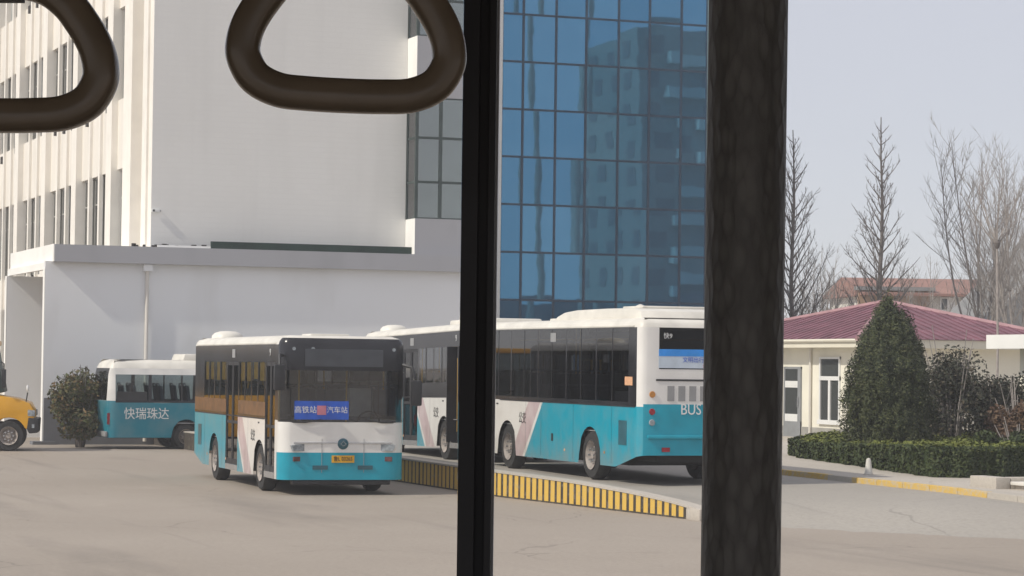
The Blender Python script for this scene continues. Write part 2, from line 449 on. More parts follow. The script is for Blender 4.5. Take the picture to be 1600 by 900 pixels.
# ------------------------------------------------------------------ office building: white fins on the sunny side, plain end wall, stair bay
mat('wall_white', (0.70, 0.66, 0.60), 0.85, 0.06, 0.6, bump=0.1, bscale=6)
mat('fin_white', (0.86, 0.82, 0.75), 0.8, 0.05, 1.5)
mat('spandrel', (0.82, 0.775, 0.70), 0.85, 0.08, 1.2, stretch=(1, 1, 0.3))
def tiled_wall(name, c, c2):
    """end wall: small pale tiles, faint rain streaks"""
    m, nt, b = nodes_of(name)
    N, L = nt.nodes, nt.links
    tc = N.new('ShaderNodeTexCoord')
    mp = N.new('ShaderNodeMapping'); mp.inputs['Rotation'].default_value = (math.radians(90), 0, 0)
    L.new(tc.outputs['Object'], mp.inputs['Vector'])
    br = N.new('ShaderNodeTexBrick'); br.inputs['Scale'].default_value = 1.0
    br.inputs['Brick Width'].default_value = 0.42; br.inputs['Row Height'].default_value = 0.17; br.inputs['Mortar Size'].default_value = 0.010
    br.inputs['Color1'].default_value = (*c, 1); br.inputs['Color2'].default_value = (*[x * 0.985 for x in c], 1); br.inputs['Mortar'].default_value = (*[x * 0.955 for x in c], 1)
    L.new(mp.outputs['Vector'], br.inputs['Vector'])
    m2 = N.new('ShaderNodeMapping'); m2.inputs['Scale'].default_value = (1.2, 1.2, 0.10); L.new(tc.outputs['Object'], m2.inputs['Vector'])
    nz = N.new('ShaderNodeTexNoise'); nz.inputs['Scale'].default_value = 1.0; nz.inputs['Detail'].default_value = 7; L.new(m2.outputs['Vector'], nz.inputs['Vector'])
    r = N.new('ShaderNodeMapRange'); r.inputs['From Min'].default_value = 0.5; r.inputs['From Max'].default_value = 0.75; L.new(nz.outputs['Fac'], r.inputs['Value'])
    n3 = N.new('ShaderNodeTexNoise'); n3.inputs['Scale'].default_value = 0.35; n3.inputs['Detail'].default_value = 3; L.new(tc.outputs['Object'], n3.inputs['Vector'])
    cc = mixc(nt, math_node(nt, 'MULTIPLY', r.outputs['Result'], 0.35), br.outputs['Color'], c2)
    cc = mixc(nt, math_node(nt, 'MULTIPLY', n3.outputs['Fac'], 0.22), cc, c2)
    L.new(cc, b.inputs['Base Color']); b.inputs['Roughness'].default_value = 0.7
tiled_wall('wall_end', (0.83, 0.82, 0.785), (0.66, 0.65, 0.62))
def streaked(name, c, c2, sc=(0.8, 0.8, 0.25), amt=0.5):
    m, nt, b = nodes_of(name)
    N, L = nt.nodes, nt.links
    tc = N.new('ShaderNodeTexCoord'); mp = N.new('ShaderNodeMapping'); mp.inputs['Scale'].default_value = sc
    L.new(tc.outputs['Object'], mp.inputs['Vector'])
    nz = N.new('ShaderNodeTexNoise'); nz.inputs['Scale'].default_value = 1.0; nz.inputs['Detail'].default_value = 7; L.new(mp.outputs['Vector'], nz.inputs['Vector'])
    n2 = N.new('ShaderNodeTexNoise'); n2.inputs['Scale'].default_value = 0.4; n2.inputs['Detail'].default_value = 3; L.new(tc.outputs['Object'], n2.inputs['Vector'])
    r = N.new('ShaderNodeMapRange'); r.inputs['From Min'].default_value = 0.48; r.inputs['From Max'].default_value = 0.72; L.new(nz.outputs['Fac'], r.inputs['Value'])
    f = math_node(nt, 'MULTIPLY', r.outputs['Result'], amt)
    f = math_node(nt, 'MAXIMUM', f, math_node(nt, 'MULTIPLY', n2.outputs['Fac'], amt * 0.6))
    L.new(mixc(nt, f, c, c2), b.inputs['Base Color']); b.inputs['Roughness'].default_value = 0.85
streaked('wall_annex', (0.83, 0.84, 0.85), (0.66, 0.655, 0.64))
streaked('cornice_grey', (0.42, 0.42, 0.44), (0.31, 0.31, 0.32))
mat('dado_grey', (0.17, 0.175, 0.19), 0.85, 0.15, 1.5)
mat('fascia_white', (0.90, 0.885, 0.84), 0.75, 0.05, 1.0)
mat('green_strip', (0.010, 0.030, 0.020), 0.6, 0.3, 2.0)
mat('frame_green', (0.045, 0.065, 0.06), 0.5, 0.2, 4.0)
mat('window_frame', (0.40, 0.39, 0.36), 0.5, 0.1, 4.0)
mat('vent_dark', (0.05, 0.043, 0.037), 0.8, 0.3, 5.0)
mat('room_dim', (0.36, 0.365, 0.35), 0.9, 0.35, 0.8)
glass('facade_glass', (0.58, 0.59, 0.56), ior=1.3)
glass('bay_glass', (0.60, 0.68, 0.64), ior=2.6)
mat('room_pale', (0.50, 0.52, 0.50), 0.9, 0.3, 0.7)

UF, VE, VB = 17.23, 79.2, 78.2           # facade plane, end-wall plane, bay plane
ob = empty('office_building', (UF, VE, 0))
tag(ob, 'tall white office building with vertical fins and a blank pale end wall', 'building')
OFF = Matrix.Translation((-UF, -VE, 0))
def part(mb, name, m, parent=None, **k):
    o = mb.build(name, m, parent or ob, **k)
    if (parent or ob) is ob: o.matrix_basis = OFF
    return o
part(MB().box((UF - 0.05, VE, 0.0), (25.56, VE + 0.018, 23)), 'end_wall', 'wall_end', smooth=False)
part(MB().box((UF + 0.9, VE + 0.45, 0), (27.9, 128, 22.6)), 'core', 'room_dim', smooth=False)
part(MB().box((UF - 0.1, VE - 0.2, 23), (28.2, 128.4, 23.6)), 'roof_parapet', 'wall_white', smooth=False)
# the sunny facade: pilasters, thin fins, spandrels, single windows
edges = [(79.2, 80.75, 'p'), (80.75, 81.75, 'g'), (81.75, 82.9, 'p')]
bays = []
v0 = 82.9
nb = 0
while v0 < 124:
    n = 2 if nb == 0 else 3
    ln = 2.9 if nb == 0 else 5.45
    bays.append((v0, v0 + ln, n)); v0 += ln + 0.9; nb += 1
part(MB().box((UF - 0.05, 79.22, 0), (UF + 0.6, 80.75, 23)), 'pilaster', 'fin_white', smooth=False)
part(MB().box((UF - 0.12, 79.75, 0), (UF - 0.05, 80.05, 22.9)), 'pilaster', 'fin_white', smooth=False)
part(MB().box((UF - 0.2, 81.75, 0), (UF + 0.6, 82.9, 23)), 'pilaster', 'fin_white', smooth=False)
part(MB().box((UF + 0.35, 80.76, 0), (UF + 0.62, 81.74, 23)), 'spandrel_wall', 'spandrel', smooth=False)
ROWS = [(2.2, 4.7), (5.95, 9.05), (11.4, 14.52), (16.9, 20.0)]
def mesh_box(a, b, m):
    mb = MB(); mb.box(a, b)
    me = bpy.data.meshes.new('m'); me.from_pydata(mb.v, [], mb.f); me.materials.append(MATS[m]); me.update()
    return me
fin_cache = {}
for bi, (b0, b1, n) in enumerate(bays):
    part(MB().box((UF - 0.02, b1, 0), (UF + 0.6, b1 + 0.9, 23)), 'pilaster', 'fin_white', smooth=False)
    pitch = (b1 - b0) / n
    zz = [0.0]
    for a, b2 in ROWS: zz += [a, b2]
    zz.append(23)
    for i in range(0, len(zz), 2):
        part(MB().box((UF + 0.20, b0, zz[i]), (UF + 0.6, b1, zz[i + 1])), 'spandrel_wall', 'spandrel', smooth=False)
    for i in range(1, n):
        key = 'fin'
        if key not in fin_cache: fin_cache[key] = mesh_box((0.10, -0.14, 0), (0.225, 0.14, 23), 'fin_white')
        shared('fin', fin_cache[key], ob, Matrix.Translation((0, b0 + i * pitch - VE, 0)))
    for i in range(n):
        for ri, (a, b2) in enumerate(ROWS):
            if ri == 3 and bi > 3: continue
            w = pitch - 0.30
            key = (round(w, 3), ri)
            if key not in fin_cache:
                mb = MB(); h = b2 - a
                for q in (((0, -w / 2, 0), (0.06, -w / 2 + 0.06, h)), ((0, w / 2 - 0.06, 0), (0.06, w / 2, h)), ((0, -w / 2, h - 0.07), (0.06, w / 2, h)), ((0, -w / 2, 0), (0.06, w / 2, 0.07)), ((0.005, -0.025, 0), (0.055, 0.025, h)), ((0.005, -w / 2, h * 0.68), (0.055, w / 2, h * 0.68 + 0.05))): mb.box(*q)
                me = bpy.data.meshes.new('window'); me.from_pydata(mb.v, [], mb.f); me.materials.append(MATS['window_frame']); me.update()
                fin_cache[key] = (me, mesh_box((0.02, -w / 2 + 0.01, 0.01), (0.03, w / 2 - 0.01, h - 0.01), 'facade_glass'), mesh_box((0, 0, 0), (0.13, 0.36, 0.30), 'vent_dark'))
            me, gl, vt = fin_cache[key]
            vc = b0 + (i + 0.5) * pitch
            wo = shared('window', me, ob, Matrix.Translation((0.30, vc - VE, a)))
            shared('pane', gl, wo)
            if rng.random() < 0.75 and ri > 0:
                shared('vent', vt, ob, Matrix.Translation((0.068, vc - VE - w / 2 + 0.12, a - rng.uniform(0.28, 0.5))))
# stair bay with a corner window
bay = [(5.9, 7.28), (11.2, 13.18), (17.1, 19.0), (22.9, 23.4)]
for a, b2 in bay:
    part(MB().box((25.58, VB + 0.02, a), (27.9, VE + 0.4, b2)), 'bay_wall', 'cornice_grey' , smooth=False)
    part(MB().box((25.565, VB + 0.015, a), (25.578, VE - 0.005, b2)), 'bay_return', 'fascia_white', smooth=False)
part(MB().box((25.66, VB + 0.9, 5.9), (27.85, VE + 0.4, 23)), 'bay_core', 'room_pale', smooth=False)
for zb, zt in ((7.28, 11.2), (13.18, 17.1), (19.0, 22.9)):
    m_ = MB()
    zs = [zb, zb + (zt - zb) * 0.302, zb + (zt - zb) * 0.667, zt]
    for u in (25.61, 26.42, 27.22, 27.85): m_.box((u - 0.05, VB + 0.03, zb), (u + 0.05, VB + 0.12, zt))
    for z in zs: m_.box((25.58, VB + 0.035, z - 0.04), (27.9, VB + 0.115, z + 0.04))
    for z in zs: m_.box((25.58, VB + 0.12, z - 0.035), (25.64, VE, z + 0.035))
    m_.box((25.58, VE - 0.08, zb), (25.64, VE - 0.01, zt))
    wf = part(m_, 'bay_window', 'frame_green', smooth=False)
    for i in range(3):
        for (ua, ub) in ((25.645, 26.385), (26.455, 27.185), (27.255, 27.815)):
            m_ = MB().box((ua, VB + 0.07, zs[i] + 0.04), (ub, VB + 0.08, zs[i + 1] - 0.04))
            m_.build('pane', 'bay_glass', wf, smooth=False)
        m_ = MB().box((25.60, VB + 0.12, zs[i] + 0.035), (25.61, VE - 0.08, zs[i + 1] - 0.035))
        m_.build('pane', 'bay_glass', wf, smooth=False)
# little camera on the corner
sc_ = empty('security_camera', (17.38, VE - 0.02, 7.3)); tag(sc_, 'small white security camera on the corner of the pale end wall', 'camera')
MB().tube([(0.1, 0.0, 0), (0.05, -0.05, 0.02)], 0.02, 6).build('bracket', 'grille_grey', sc_)
MB().box((-0.20, -0.10, -0.05), (0.06, -0.02, 0.06)).build('housing', 'ink_white', sc_, bevel=0.02)
MB().lathe([(0.0, -0.115), (0.035, -0.115), (0.035, -0.10)], 12, (-0.14, 0, 0.005)).build('lens', 'black_plastic', sc_)

# ------------------------------------------------------------------ annex with porch in front of the office
an = empty('annex_building', (13.7, VB, 0)); tag(an, 'low pale grey annex with a grey cornice and a white sunlit porch', 'building')
AOFF = Matrix.Translation((-13.7, -VB, 0))
def apart(mb, name, m, **k):
    o = mb.build(name, m, an, **k); o.matrix_basis = AOFF; return o
apart(MB().box((13.72, VB, 0), (27.9, VB + 0.3, 5.6)), 'front_wall', 'wall_annex', smooth=False)
apart(MB().box((13.705, VB + 0.003, 0), (13.718, VB + 0.297, 5.38)), 'wall_edge', 'fascia_white', smooth=False)
apart(MB().box((13.75, VB - 0.006, 0), (27.9, VB - 0.001, 1.42)), 'dado', 'dado_grey', smooth=False)
apart(MB().box((13.95, VB - 0.28, 5.58), (27.9, VB + 0.5, 6.11)), 'cornice', 'cornice_grey', smooth=False)
apart(MB().box((13.92, VB - 0.27, 5.585), (13.948, 86.0, 6.12)), 'fascia', 'fascia_white', smooth=False)
apart(MB().box((13.80, VB + 0.302, 5.36), (13.93, 85.8, 5.583)), 'porch_beam', 'fascia_white', smooth=False)
apart(MB().box((13.95, VB + 0.51, 5.6), (17.2, 86.0, 6.0)), 'porch_roof', 'wall_annex', smooth=False)
apart(MB().box((13.74, 85.5, 0), (17.3, 85.8, 5.35)), 'porch_wall', 'wall_annex', smooth=False)
apart(MB().box((13.725, 85.497, 0), (13.738, 85.803, 5.355)), 'wall_edge', 'fascia_white', smooth=False)
apart(MB().box((14.3, 81.5, 5.1), (14.42, 81.65, 5.595)), 'beam_stub', 'fascia_white', smooth=False)
apart(MB().box((13.4, VB - 0.2, 0.0), (14.1, VB + 0.35, 0.1)), 'plinth', 'dado_grey', smooth=False)
apart(MB().tube([(16.86, VB - 0.08, 0.1), (16.86, VB - 0.08, 5.3), (16.86, VB - 0.03, 5.5)], 0.055, 8), 'downpipe', 'wall_white')
apart(MB().box((16.72, VB - 0.2, 5.36), (17.0, VB - 0.01, 5.57)), 'pipe_hopper', 'wall_annex', smooth=False)
apart(MB().box((18.96, VB + 0.3, 6.11), (25.56, VB + 0.42, 6.36)), 'green_board', 'green_strip', smooth=False)
apart(MB().box((17.25, VB + 0.3, 6.11), (18.94, VB + 0.36, 6.20)), 'white_rail', 'fascia_white', smooth=False)
m_ = MB()
for i in range(22):
    u = rng.uniform(16.2, 18.8); s = rng.uniform(0.03, 0.09)
    m_.box((u, VB + 0.45, 6.11), (u + s * 1.6, VB + 0.55, 6.16 + s), None)
o = apart(m_, 'roof_litter', 'vent_dark', smooth=False); o['kind'] = 'stuff'

# ------------------------------------------------------------------ blue glass tower
def tower_glass():
    m, nt, b = nodes_of('tower_glass')
    N, L = nt.nodes, nt.links
    tc = N.new('ShaderNodeTexCoord'); oi = N.new('ShaderNodeObjectInfo')
    nz = N.new('ShaderNodeTexNoise'); nz.inputs['Scale'].default_value = 0.9; nz.inputs['Detail'].default_value = 2
    add = N.new('ShaderNodeVectorMath'); add.operation = 'ADD'
    L.new(tc.outputs['Object'], add.inputs[0]); L.new(oi.outputs['Location'], add.inputs[1]); L.new(add.outputs[0], nz.inputs['Vector'])
    bp = N.new('ShaderNodeBump'); bp.inputs['Strength'].default_value = 0.12; bp.inputs['Distance'].default_value = 0.006
    L.new(nz.outputs['Fac'], bp.inputs['Height'])
    N.remove(b)
    gl = N.new('ShaderNodeBsdfGlossy'); gl.inputs['Roughness'].default_value = 0.015
    L.new(bp.outputs['Normal'], gl.inputs['Normal'])
    c = mixc(nt, oi.outputs['Random'], (0.055, 0.19, 0.325), (0.095, 0.255, 0.40)); L.new(c, gl.inputs['Color'])
    df = N.new('ShaderNodeBsdfDiffuse')
    nd = N.new('ShaderNodeTexNoise'); nd.inputs['Scale'].default_value = 1.4; nd.inputs['Detail'].default_value = 6; L.new(add.outputs[0], nd.inputs['Vector'])
    L.new(mixc(nt, nd.outputs['Fac'], (0.004, 0.018, 0.04), (0.03, 0.07, 0.10)), df.inputs['Color'])
    ad = N.new('ShaderNodeAddShader'); L.new(gl.outputs[0], ad.inputs[0]); L.new(df.outputs[0], ad.inputs[1])
    L.new(ad.outputs[0], N['Material Output'].inputs['Surface'])
tower_glass()
mat('mullion_dark', (0.022, 0.055, 0.10), 0.4, 0.15, 3.0)
mat('edge_teal', (0.25, 0.38, 0.40), 0.3, 0.1, 3.0)
VT = 92.5
tw = empty('glass_tower', (33.67, VT, 0)); tag(tw, 'tall office block with a blue mirrored curtain wall behind the bus', 'building')
TOFF = Matrix.Translation((-33.67, -VT, 0))
cols = [33.67, 34.55, 35.91, 37.17, 38.54, 39.86, 41.23, 42.35]
zr = [-0.4 + 1.843 * i for i in range(0, 14)]
zr[0] = 0.2
def tpart(mb, n, m, **k):
    o = mb.build(n, m, tw, **k); o.matrix_basis = TOFF; return o
tpart(MB().box((33.69, VT + 0.12, 0), (42.33, VT + 16, 23.4)), 'core', 'mullion_dark', smooth=False)
tpart(MB().box((33.43, VT - 0.12, 0), (33.668, VT + 16, 23.6)), 'side_wall', 'fascia_white', smooth=False)
tpart(MB().box((42.352, VT - 0.05, 0), (42.43, VT + 16, 23.6)), 'edge_strip', 'edge_teal', smooth=False)
for u in cols: tpart(MB().box((u - 0.045, VT - 0.035, 0), (u + 0.045, VT + 0.06, 23.5)), 'mullion', 'mullion_dark', smooth=False)
for z in zr: tpart(MB().box((33.67, VT - 0.03, z - 0.04), (42.35, VT + 0.055, z + 0.04)), 'transom', 'mullion_dark', smooth=False)
for i in range(len(cols) - 1):
    for j in range(len(zr) - 1):
        cu, cz = (cols[i] + cols[i + 1]) / 2, (zr[j] + zr[j + 1]) / 2
        hw, hz = (cols[i + 1] - cols[i]) / 2 - 0.02, (zr[j + 1] - zr[j]) / 2 - 0.02
        mb = MB().box((-hw, -0.008, -hz), (hw, 0.008, hz))
        o = mb.build('pane', 'tower_glass', tw, smooth=False)
        o.matrix_basis = Matrix.Translation((cu - 33.67, 0.0, cz)) @ Matrix.Rotation(rng.gauss(0, 0.0016), 4, 'X') @ Matrix.Rotation(rng.gauss(0, 0.0028), 4, 'Z')

# ------------------------------------------------------------------ buses
def perimeter(L, w, rf, rr, step, xb):
    """counter-clockwise plan outline from the front middle: (x, y, nx, ny); front at x=0, left is +y"""
    P = []
    hw = w / 2
    def arc(cx, cy, r, a0, a1, n):
        for i in range(n + 1):
            a = math.radians(a0 + (a1 - a0) * i / n)
            P.append((cx + r * math.cos(a), cy + r * math.sin(a), math.cos(a), math.sin(a)))
    ys = [i / 8 for i in range(1, 8)]
    xs = sorted(set([round(x, 4) for x in xb if -L + rr < x < -rf] + [round(-rf - (L - rf - rr) * i / round((L - rf - rr) / step), 4) for i in range(1, round((L - rf - rr) / step))]), reverse=True)
    cl = []
    for x in xs:
        if not cl or cl[-1] - x > 0.012: cl.append(x)
        elif x in [round(q, 4) for q in xb]: cl[-1] = x
    xs = cl
    bow = 0.05
    for y in [-(hw - rf) + 2 * (hw - rf) * t for t in ys[3:]]: P.append((0.0 + bow * (1 - (y / hw) ** 2) - bow, y, 1, 0))
    P = [p for p in P if p[1] >= -1e-6]
    arc(-rf - 0.0, hw - rf, rf, 10, 90, 5)
    for x in xs: P.append((x, hw, 0, 1))
    arc(-L + rr, hw - rr, rr, 90, 180, 3)
    for y in [(hw - rr) - 2 * (hw - rr) * t for t in [i / 10 for i in range(1, 10)]]: P.append((-L, y, -1, 0))
    arc(-L + rr, -hw + rr, rr, 180, 270, 3)
    for x in xs[::-1]: P.append((x, -hw, 0, -1))
    arc(-rf, -hw + rf, rf, -90, -10, 5)
    for y in [-(hw - rf) + 2 * (hw - rf) * t for t in ys[:3]]: P.append((bow * (1 - (y / hw) ** 2) - bow, y, 1, 0))
    return P

def shell(P, rows, cls, wheels, ra, zb, rearz=None):
    """rows: (z, inset). cls(side, x, y, z) -> key. Returns dict key -> MB"""
    out = {}
    def bot(p):
        z = zb
        if abs(p[3]) > 0.9:
            for wx in wheels:
                d = abs(p[0] - wx)
                if d < ra: z = max(z, 0.46 + math.sqrt(max(0, ra * ra - d * d)))
        if rearz: z = max(z, rearz(p[0]))
        return z
    n = len(P)
    def pt(p, j):
        z, ins = rows[j]
        b = bot(p)
        if j == 0: z = b
        elif z < b + 0.01: z = b
        return (p[0] - p[2] * ins, p[1] - p[3] * ins, z)
    for i in range(n):
        a, b = P[i], P[(i + 1) % n]
        nx, ny = (a[2] + b[2]) / 2, (a[3] + b[3]) / 2
        side = 'F' if nx > 0.05 else 'B' if nx < -0.75 else ('L' if ny > 0 else 'R')
        for j in range(len(rows) - 1):
            q = [pt(a, j), pt(b, j), pt(b, j + 1), pt(a, j + 1)]
            if max(x[2] for x in q) - min(x[2] for x in q) < 0.004: continue
            key = cls(side, (a[0] + b[0]) / 2, (a[1] + b[1]) / 2, (rows[j][0] + rows[j + 1][0]) / 2 if j else rows[1][0] - 0.01)
            if key: out.setdefault(key, MB()).face(q)
    out.setdefault('roof', MB()).face([pt(p, len(rows) - 1) for p in P])
    return out

def make_wheel(parent, x, y, side, r=0.47, w=0.27):
    """side +1: outer face towards +y"""
    wh = empty('wheel', (x, y, r)); wh.parent = parent
    s = side
    MB().lathe([(r * 0.60, s * 0.02), (r * 0.64, s * 0.0), (r * 0.93, s * 0.0), (r, -s * 0.05), (r, -s * (w - 0.05)), (r * 0.93, -s * w), (r * 0.6, -s * w)], 28).build('tyre', 'rubber', wh)
    MB().lathe([(0.0, -s * 0.02), (0.07, -s * 0.02), (0.09, -s * 0.06), (r * 0.42, -s * 0.10), (r * 0.52, -s * 0.03), (r * 0.61, s * 0.012), (r * 0.61, -s * w)], 24).build('rim', 'rim_grey', wh)
    m = MB()
    for k in range(8):
        a = k * math.pi / 4
        m.lathe([(0.0, s * 0.01), (0.022, s * 0.01), (0.022, -s * 0.07)], 6, (0.13 * math.cos(a), 0, 0.13 * math.sin(a)))
    m.build('hub_bolt', 'chrome_trim', wh)['kind'] = 'stuff'
    return wh

SEAT = None
def seat_mesh():
    m = MB()
    m.box((-0.22, -0.21, 0.40), (0.22, 0.21, 0.48)); m.prism([(-0.26, 0.42), (-0.16, 0.42), (-0.26, 1.08), (-0.36, 1.08)], 0.42, 'y', -0.21)
    m.box((-0.1, -0.03, 0.0), (0.0, 0.03, 0.4)); m.tube([(-0.33, -0.16, 1.04), (-0.36, -0.14, 1.14), (-0.36, 0.14, 1.14), (-0.33, 0.16, 1.04)], 0.014, 5)
    o = m.build('seat', 'seat_blue', None, bevel=0.02); me = o.data; bpy.data.objects.remove(o); return me

BL, BW, BH, FO, WB = 9.11, 2.5, 3.1, 1.93, 4.71
def city_bus(loc, heading, label, opts):
    global SEAT
    if SEAT is None: SEAT = seat_mesh()
    root = empty('city_bus', loc, heading)
    tag(root, label, 'bus', 'white and teal city buses')
    wheels = (-FO, -FO - WB)
    doors = {'R': [(-1.42, -0.5), (-5.35, -4.1)], 'L': []}
    panes = {'R': [(-2.72, -1.52), (-4.0, -2.82), (-6.62, -5.47), (-7.85, -6.74)],
             'L': [(-2.1, -0.6), (-3.7, -2.16), (-5.3, -3.76), (-6.9, -5.36), (-8.55, -6.96)]}
    zlo = {'R': 1.78, 'L': 1.53}
    xb = [x for s in panes.values() for r in s for x in r] + [x for r in doors['R'] for x in r] + [wx + d for wx in wheels for d in (-0.6, -0.56, -0.45, -0.3, -0.15, 0, 0.15, 0.3, 0.45, 0.56, 0.6)]
    P = perimeter(BL, BW, 0.26, 0.16, 0.16, xb)
    rows = [(0.30, 0), (0.42, 0), (0.83, 0), (1.42, 0), (1.45, 0), (1.50, 0), (1.53, 0), (1.78, 0), (1.95, 0), (2.15, 0), (2.42, 0), (2.58, 0), (2.92, 0.0), (2.99, 0.02), (3.05, 0.07), (BH, 0.24)]
    def cls(s, x, y, z):
        if z > 2.92: return 'roof' if s != 'F' or z > 3.06 else 'header'
        if s == 'F':
            if z < 0.83: return 'bumper'
            if z < 1.42: return 'front_panel'
            if z < 2.42: return 'windshield'
            return 'header'
        if s == 'B':
            if z < 1.5: return 'rear_lower'
            if abs(y) < 0.92 and 2.15 < z < 2.92: return 'rear_window'
            return 'rear_upper'
        for (a, b) in doors[s]:
            if a < x < b and 0.42 < z < 2.58: return None
        if z < 1.45: return 'side_panel' + s
        if x < -BL + 0.2: return 'rear_upper'
        if z < zlo[s]:
            return 'film_strip' if (s == 'R' and opts.get('film') and 1.5 < z and x < -1.42) else 'window_band'
        for i, (a, b) in enumerate(panes[s]):
            if a < x < b and zlo[s] < z < (2.58 if s == 'R' else 2.9): return f'window{s}{i}'
        return 'window_band'
    def rz(x): return 0.30 + max(0, -(x + BL - 1.15)) * 0.22
    S = shell(P, rows, cls, wheels, 0.56, 0.30, rz)
    names = {'roof': ('roof', 'roof_white'), 'header': ('front_header', 'black_band'), 'bumper': ('bumper', 'teal_paint'), 'front_panel': ('front_panel', 'white_paint'),
             'windshield': ('windshield', 'windshield_glass'), 'rear_lower': ('rear_panel', 'teal_paint'), 'rear_window': ('rear_window', 'dark_glass'), 'rear_upper': ('rear_frame', 'white_paint'),
             'side_panelR': ('side_panel', 'livery_door_side'), 'side_panelL': ('side_panel', 'livery_drive_side'), 'film_strip': ('film_strip', 'brown_film'), 'window_band': ('window_band', 'black_band')}
    made = {}
    for k, mb in S.items():
        nm, mt = names.get(k, ('window', 'bus_glass' if k.startswith('windowR') else 'band_glass'))
        made[k] = mb.build(nm, mt, root, angle=50)
    # pane edges: slim dark bars that split each pane, plus yellow blinds on one bus
    for s, sy in (('R', -1), ('L', 1)):
        for (a, b) in panes[s]:
            key = f'window{s}{panes[s].index((a, b))}'
            m = MB(); mid = (a + b) / 2
            bwid = 0.03 if s == 'R' else 0.012
            m.box((mid - bwid, sy * (BW / 2 - 0.02), zlo[s]), (mid + bwid, sy * (BW / 2 + 0.004), 2.58 if s == 'R' else 2.91))
            m.build('window_bar', 'black_plastic', made[key], smooth=False)
            if opts.get('blinds') and s == 'R':
                for (p, q) in ((a + 0.04, mid - 0.05), (mid + 0.05, b - 0.04)):
                    mb = MB(); n = 9
                    zl = 2.20 + rng.uniform(-0.03, 0.03)
                    for i in range(n):
                        x0, x1 = p + (q - p) * i / n, p + (q - p) * (i + 1) / n
                        y0, y1 = (sy * (BW / 2 - 0.03 - 0.005 * (i % 2)), sy * (BW / 2 - 0.03 - 0.005 * ((i + 1) % 2)))
                        mb.face([(x0, y0, zl), (x1, y1, zl), (x1, y1, 2.57), (x0, y0, 2.57)])
                    mb.build('blind', 'curtain_yellow', made[key])
    # doors
    for di, (a, b) in enumerate(doors['R']):
        opened = opts.get('open_front') and di == 0
        dr = empty('door', (a, -BW / 2, 0.42)); dr.parent = root
        w = b - a; hh = 2.16
        fr = MB()
        leaves = [(0, w / 2 - 0.01), (w / 2 + 0.01, w)]
        if opened:
            for (x, sgn) in ((0.03, 1), (w - 0.03, -1)):
                fr.box((x - 0.02, -0.10, 0.02), (x + 0.02, 0.42, hh))
            fr.build('leaf', 'black_band', dr, smooth=False)
        else:
            for (p, q) in leaves:
                for c in (((p, 0.01, 0), (p + 0.06, 0.05, hh)), ((q - 0.06, 0.01, 0), (q, 0.05, hh)), ((p, 0.012, hh - 0.08), (q, 0.048, hh)), ((p, 0.012, 0), (q, 0.048, 0.12)), ((p, 0.012, 0.86), (q, 0.048, 0.92))): fr.box(*c)
            fr.build('leaf', 'black_plastic', dr, smooth=False)
            for (p, q) in leaves:
                MB().box((p + 0.05, 0.025, 0.1), (q - 0.05, 0.03, hh - 0.06)).build('glass', 'bus_glass', dr, smooth=False)
        for x in (w * 0.22, w * 0.78):
            MB().tube([(x, 0.12, 0.25), (x, 0.12, 1.9)], 0.026, 8).build('handrail', 'rail_yellow', dr)
        if opened: MB().tube([(w * 0.2, 0.16, 0.9), (w * 0.75, 0.16, 1.35)], 0.03, 8).build('handrail', 'rail_yellow', dr)
        MB().box((-0.02, -0.004, -0.12), (w + 0.02, 0.6, -0.001)).build('step', 'chrome_trim', dr, smooth=False)
    # underside, wells, interior
    m = MB(); m.box((-BL + 1.2, -BW / 2 + 0.30, 0.32), (-0.15, BW / 2 - 0.30, 0.9)); m.box((-BL + 0.05, -BW / 2 + 0.1, 0.9), (-0.2, BW / 2 - 0.1, 0.93))
    m.box((-BL + 0.2, -0.8, 0.42), (-BL + 1.4, 0.8, 0.9))
    m.build('chassis', 'chassis', root, smooth=False)
    m = MB(); m.box((-BL + 0.1, -BW / 2 + 0.06, 0.935), (-0.35, BW / 2 - 0.06, 0.95)); m.build('floor', 'inner_grey', root, smooth=False)
    m = MB(); m.box((-BL + 0.25, -BW / 2 + 0.05, 0.96), (-BL + 1.3, BW / 2 - 0.05, 1.72)); m.build('engine_cover', 'inner_grey', root, smooth=False)
    for wx in wheels:
        for sy in (1, -1): make_wheel(root, wx, sy * (BW / 2 - 0.035), sy)
        MB().tube([(wx, -BW / 2 + 0.3, 0.47), (wx, BW / 2 - 0.3, 0.47)], 0.09, 8).build('axle', 'chassis', root)
    x = -2.6; i = 0
    while x > -7.8:
        for y in (-0.95, -0.52, 0.52, 0.95):
            if y < 0 and (-5.5 < x < -3.9 or x > -2.9): continue
            shared('seat', SEAT, root, Matrix.Translation((x, y, 0.95)))
        x -= 0.78
    d = empty('driver_seat', (-1.35, 0.72, 0.95)); d.parent = root
    shared('seat_frame', SEAT, d)
    MB().box((-0.37, -0.22, 0.55), (-0.15, 0.22, 1.12)).build('seat_cover', 'seat_cover', d, bevel=0.03)
    MB().prism([(-0.2, 0.95), (-0.2, 1.40), (-0.34, 1.42), (-0.72, 1.28), (-0.72, 0.95)], BW - 0.5, 'y', -BW / 2 + 0.25).build('dashboard', 'black_plastic', root)
    ring = [(-0.86 + 0.10 * math.sin(a) , 0.72 + 0.22 * math.cos(a), 1.42 + 0.20 * math.sin(a)) for a in (2 * math.pi * k / 20 for k in range(20))]
    MB().tube(ring, 0.018, 6, closed=True).build('steering_wheel', 'black_plastic', root)
    for y in (-0.62, 0.62):
        MB().tube([(-0.9, y, 2.72), (-BL + 1.2, y, 2.72)], 0.018, 6).build('grab_rail', 'rail_yellow', root)
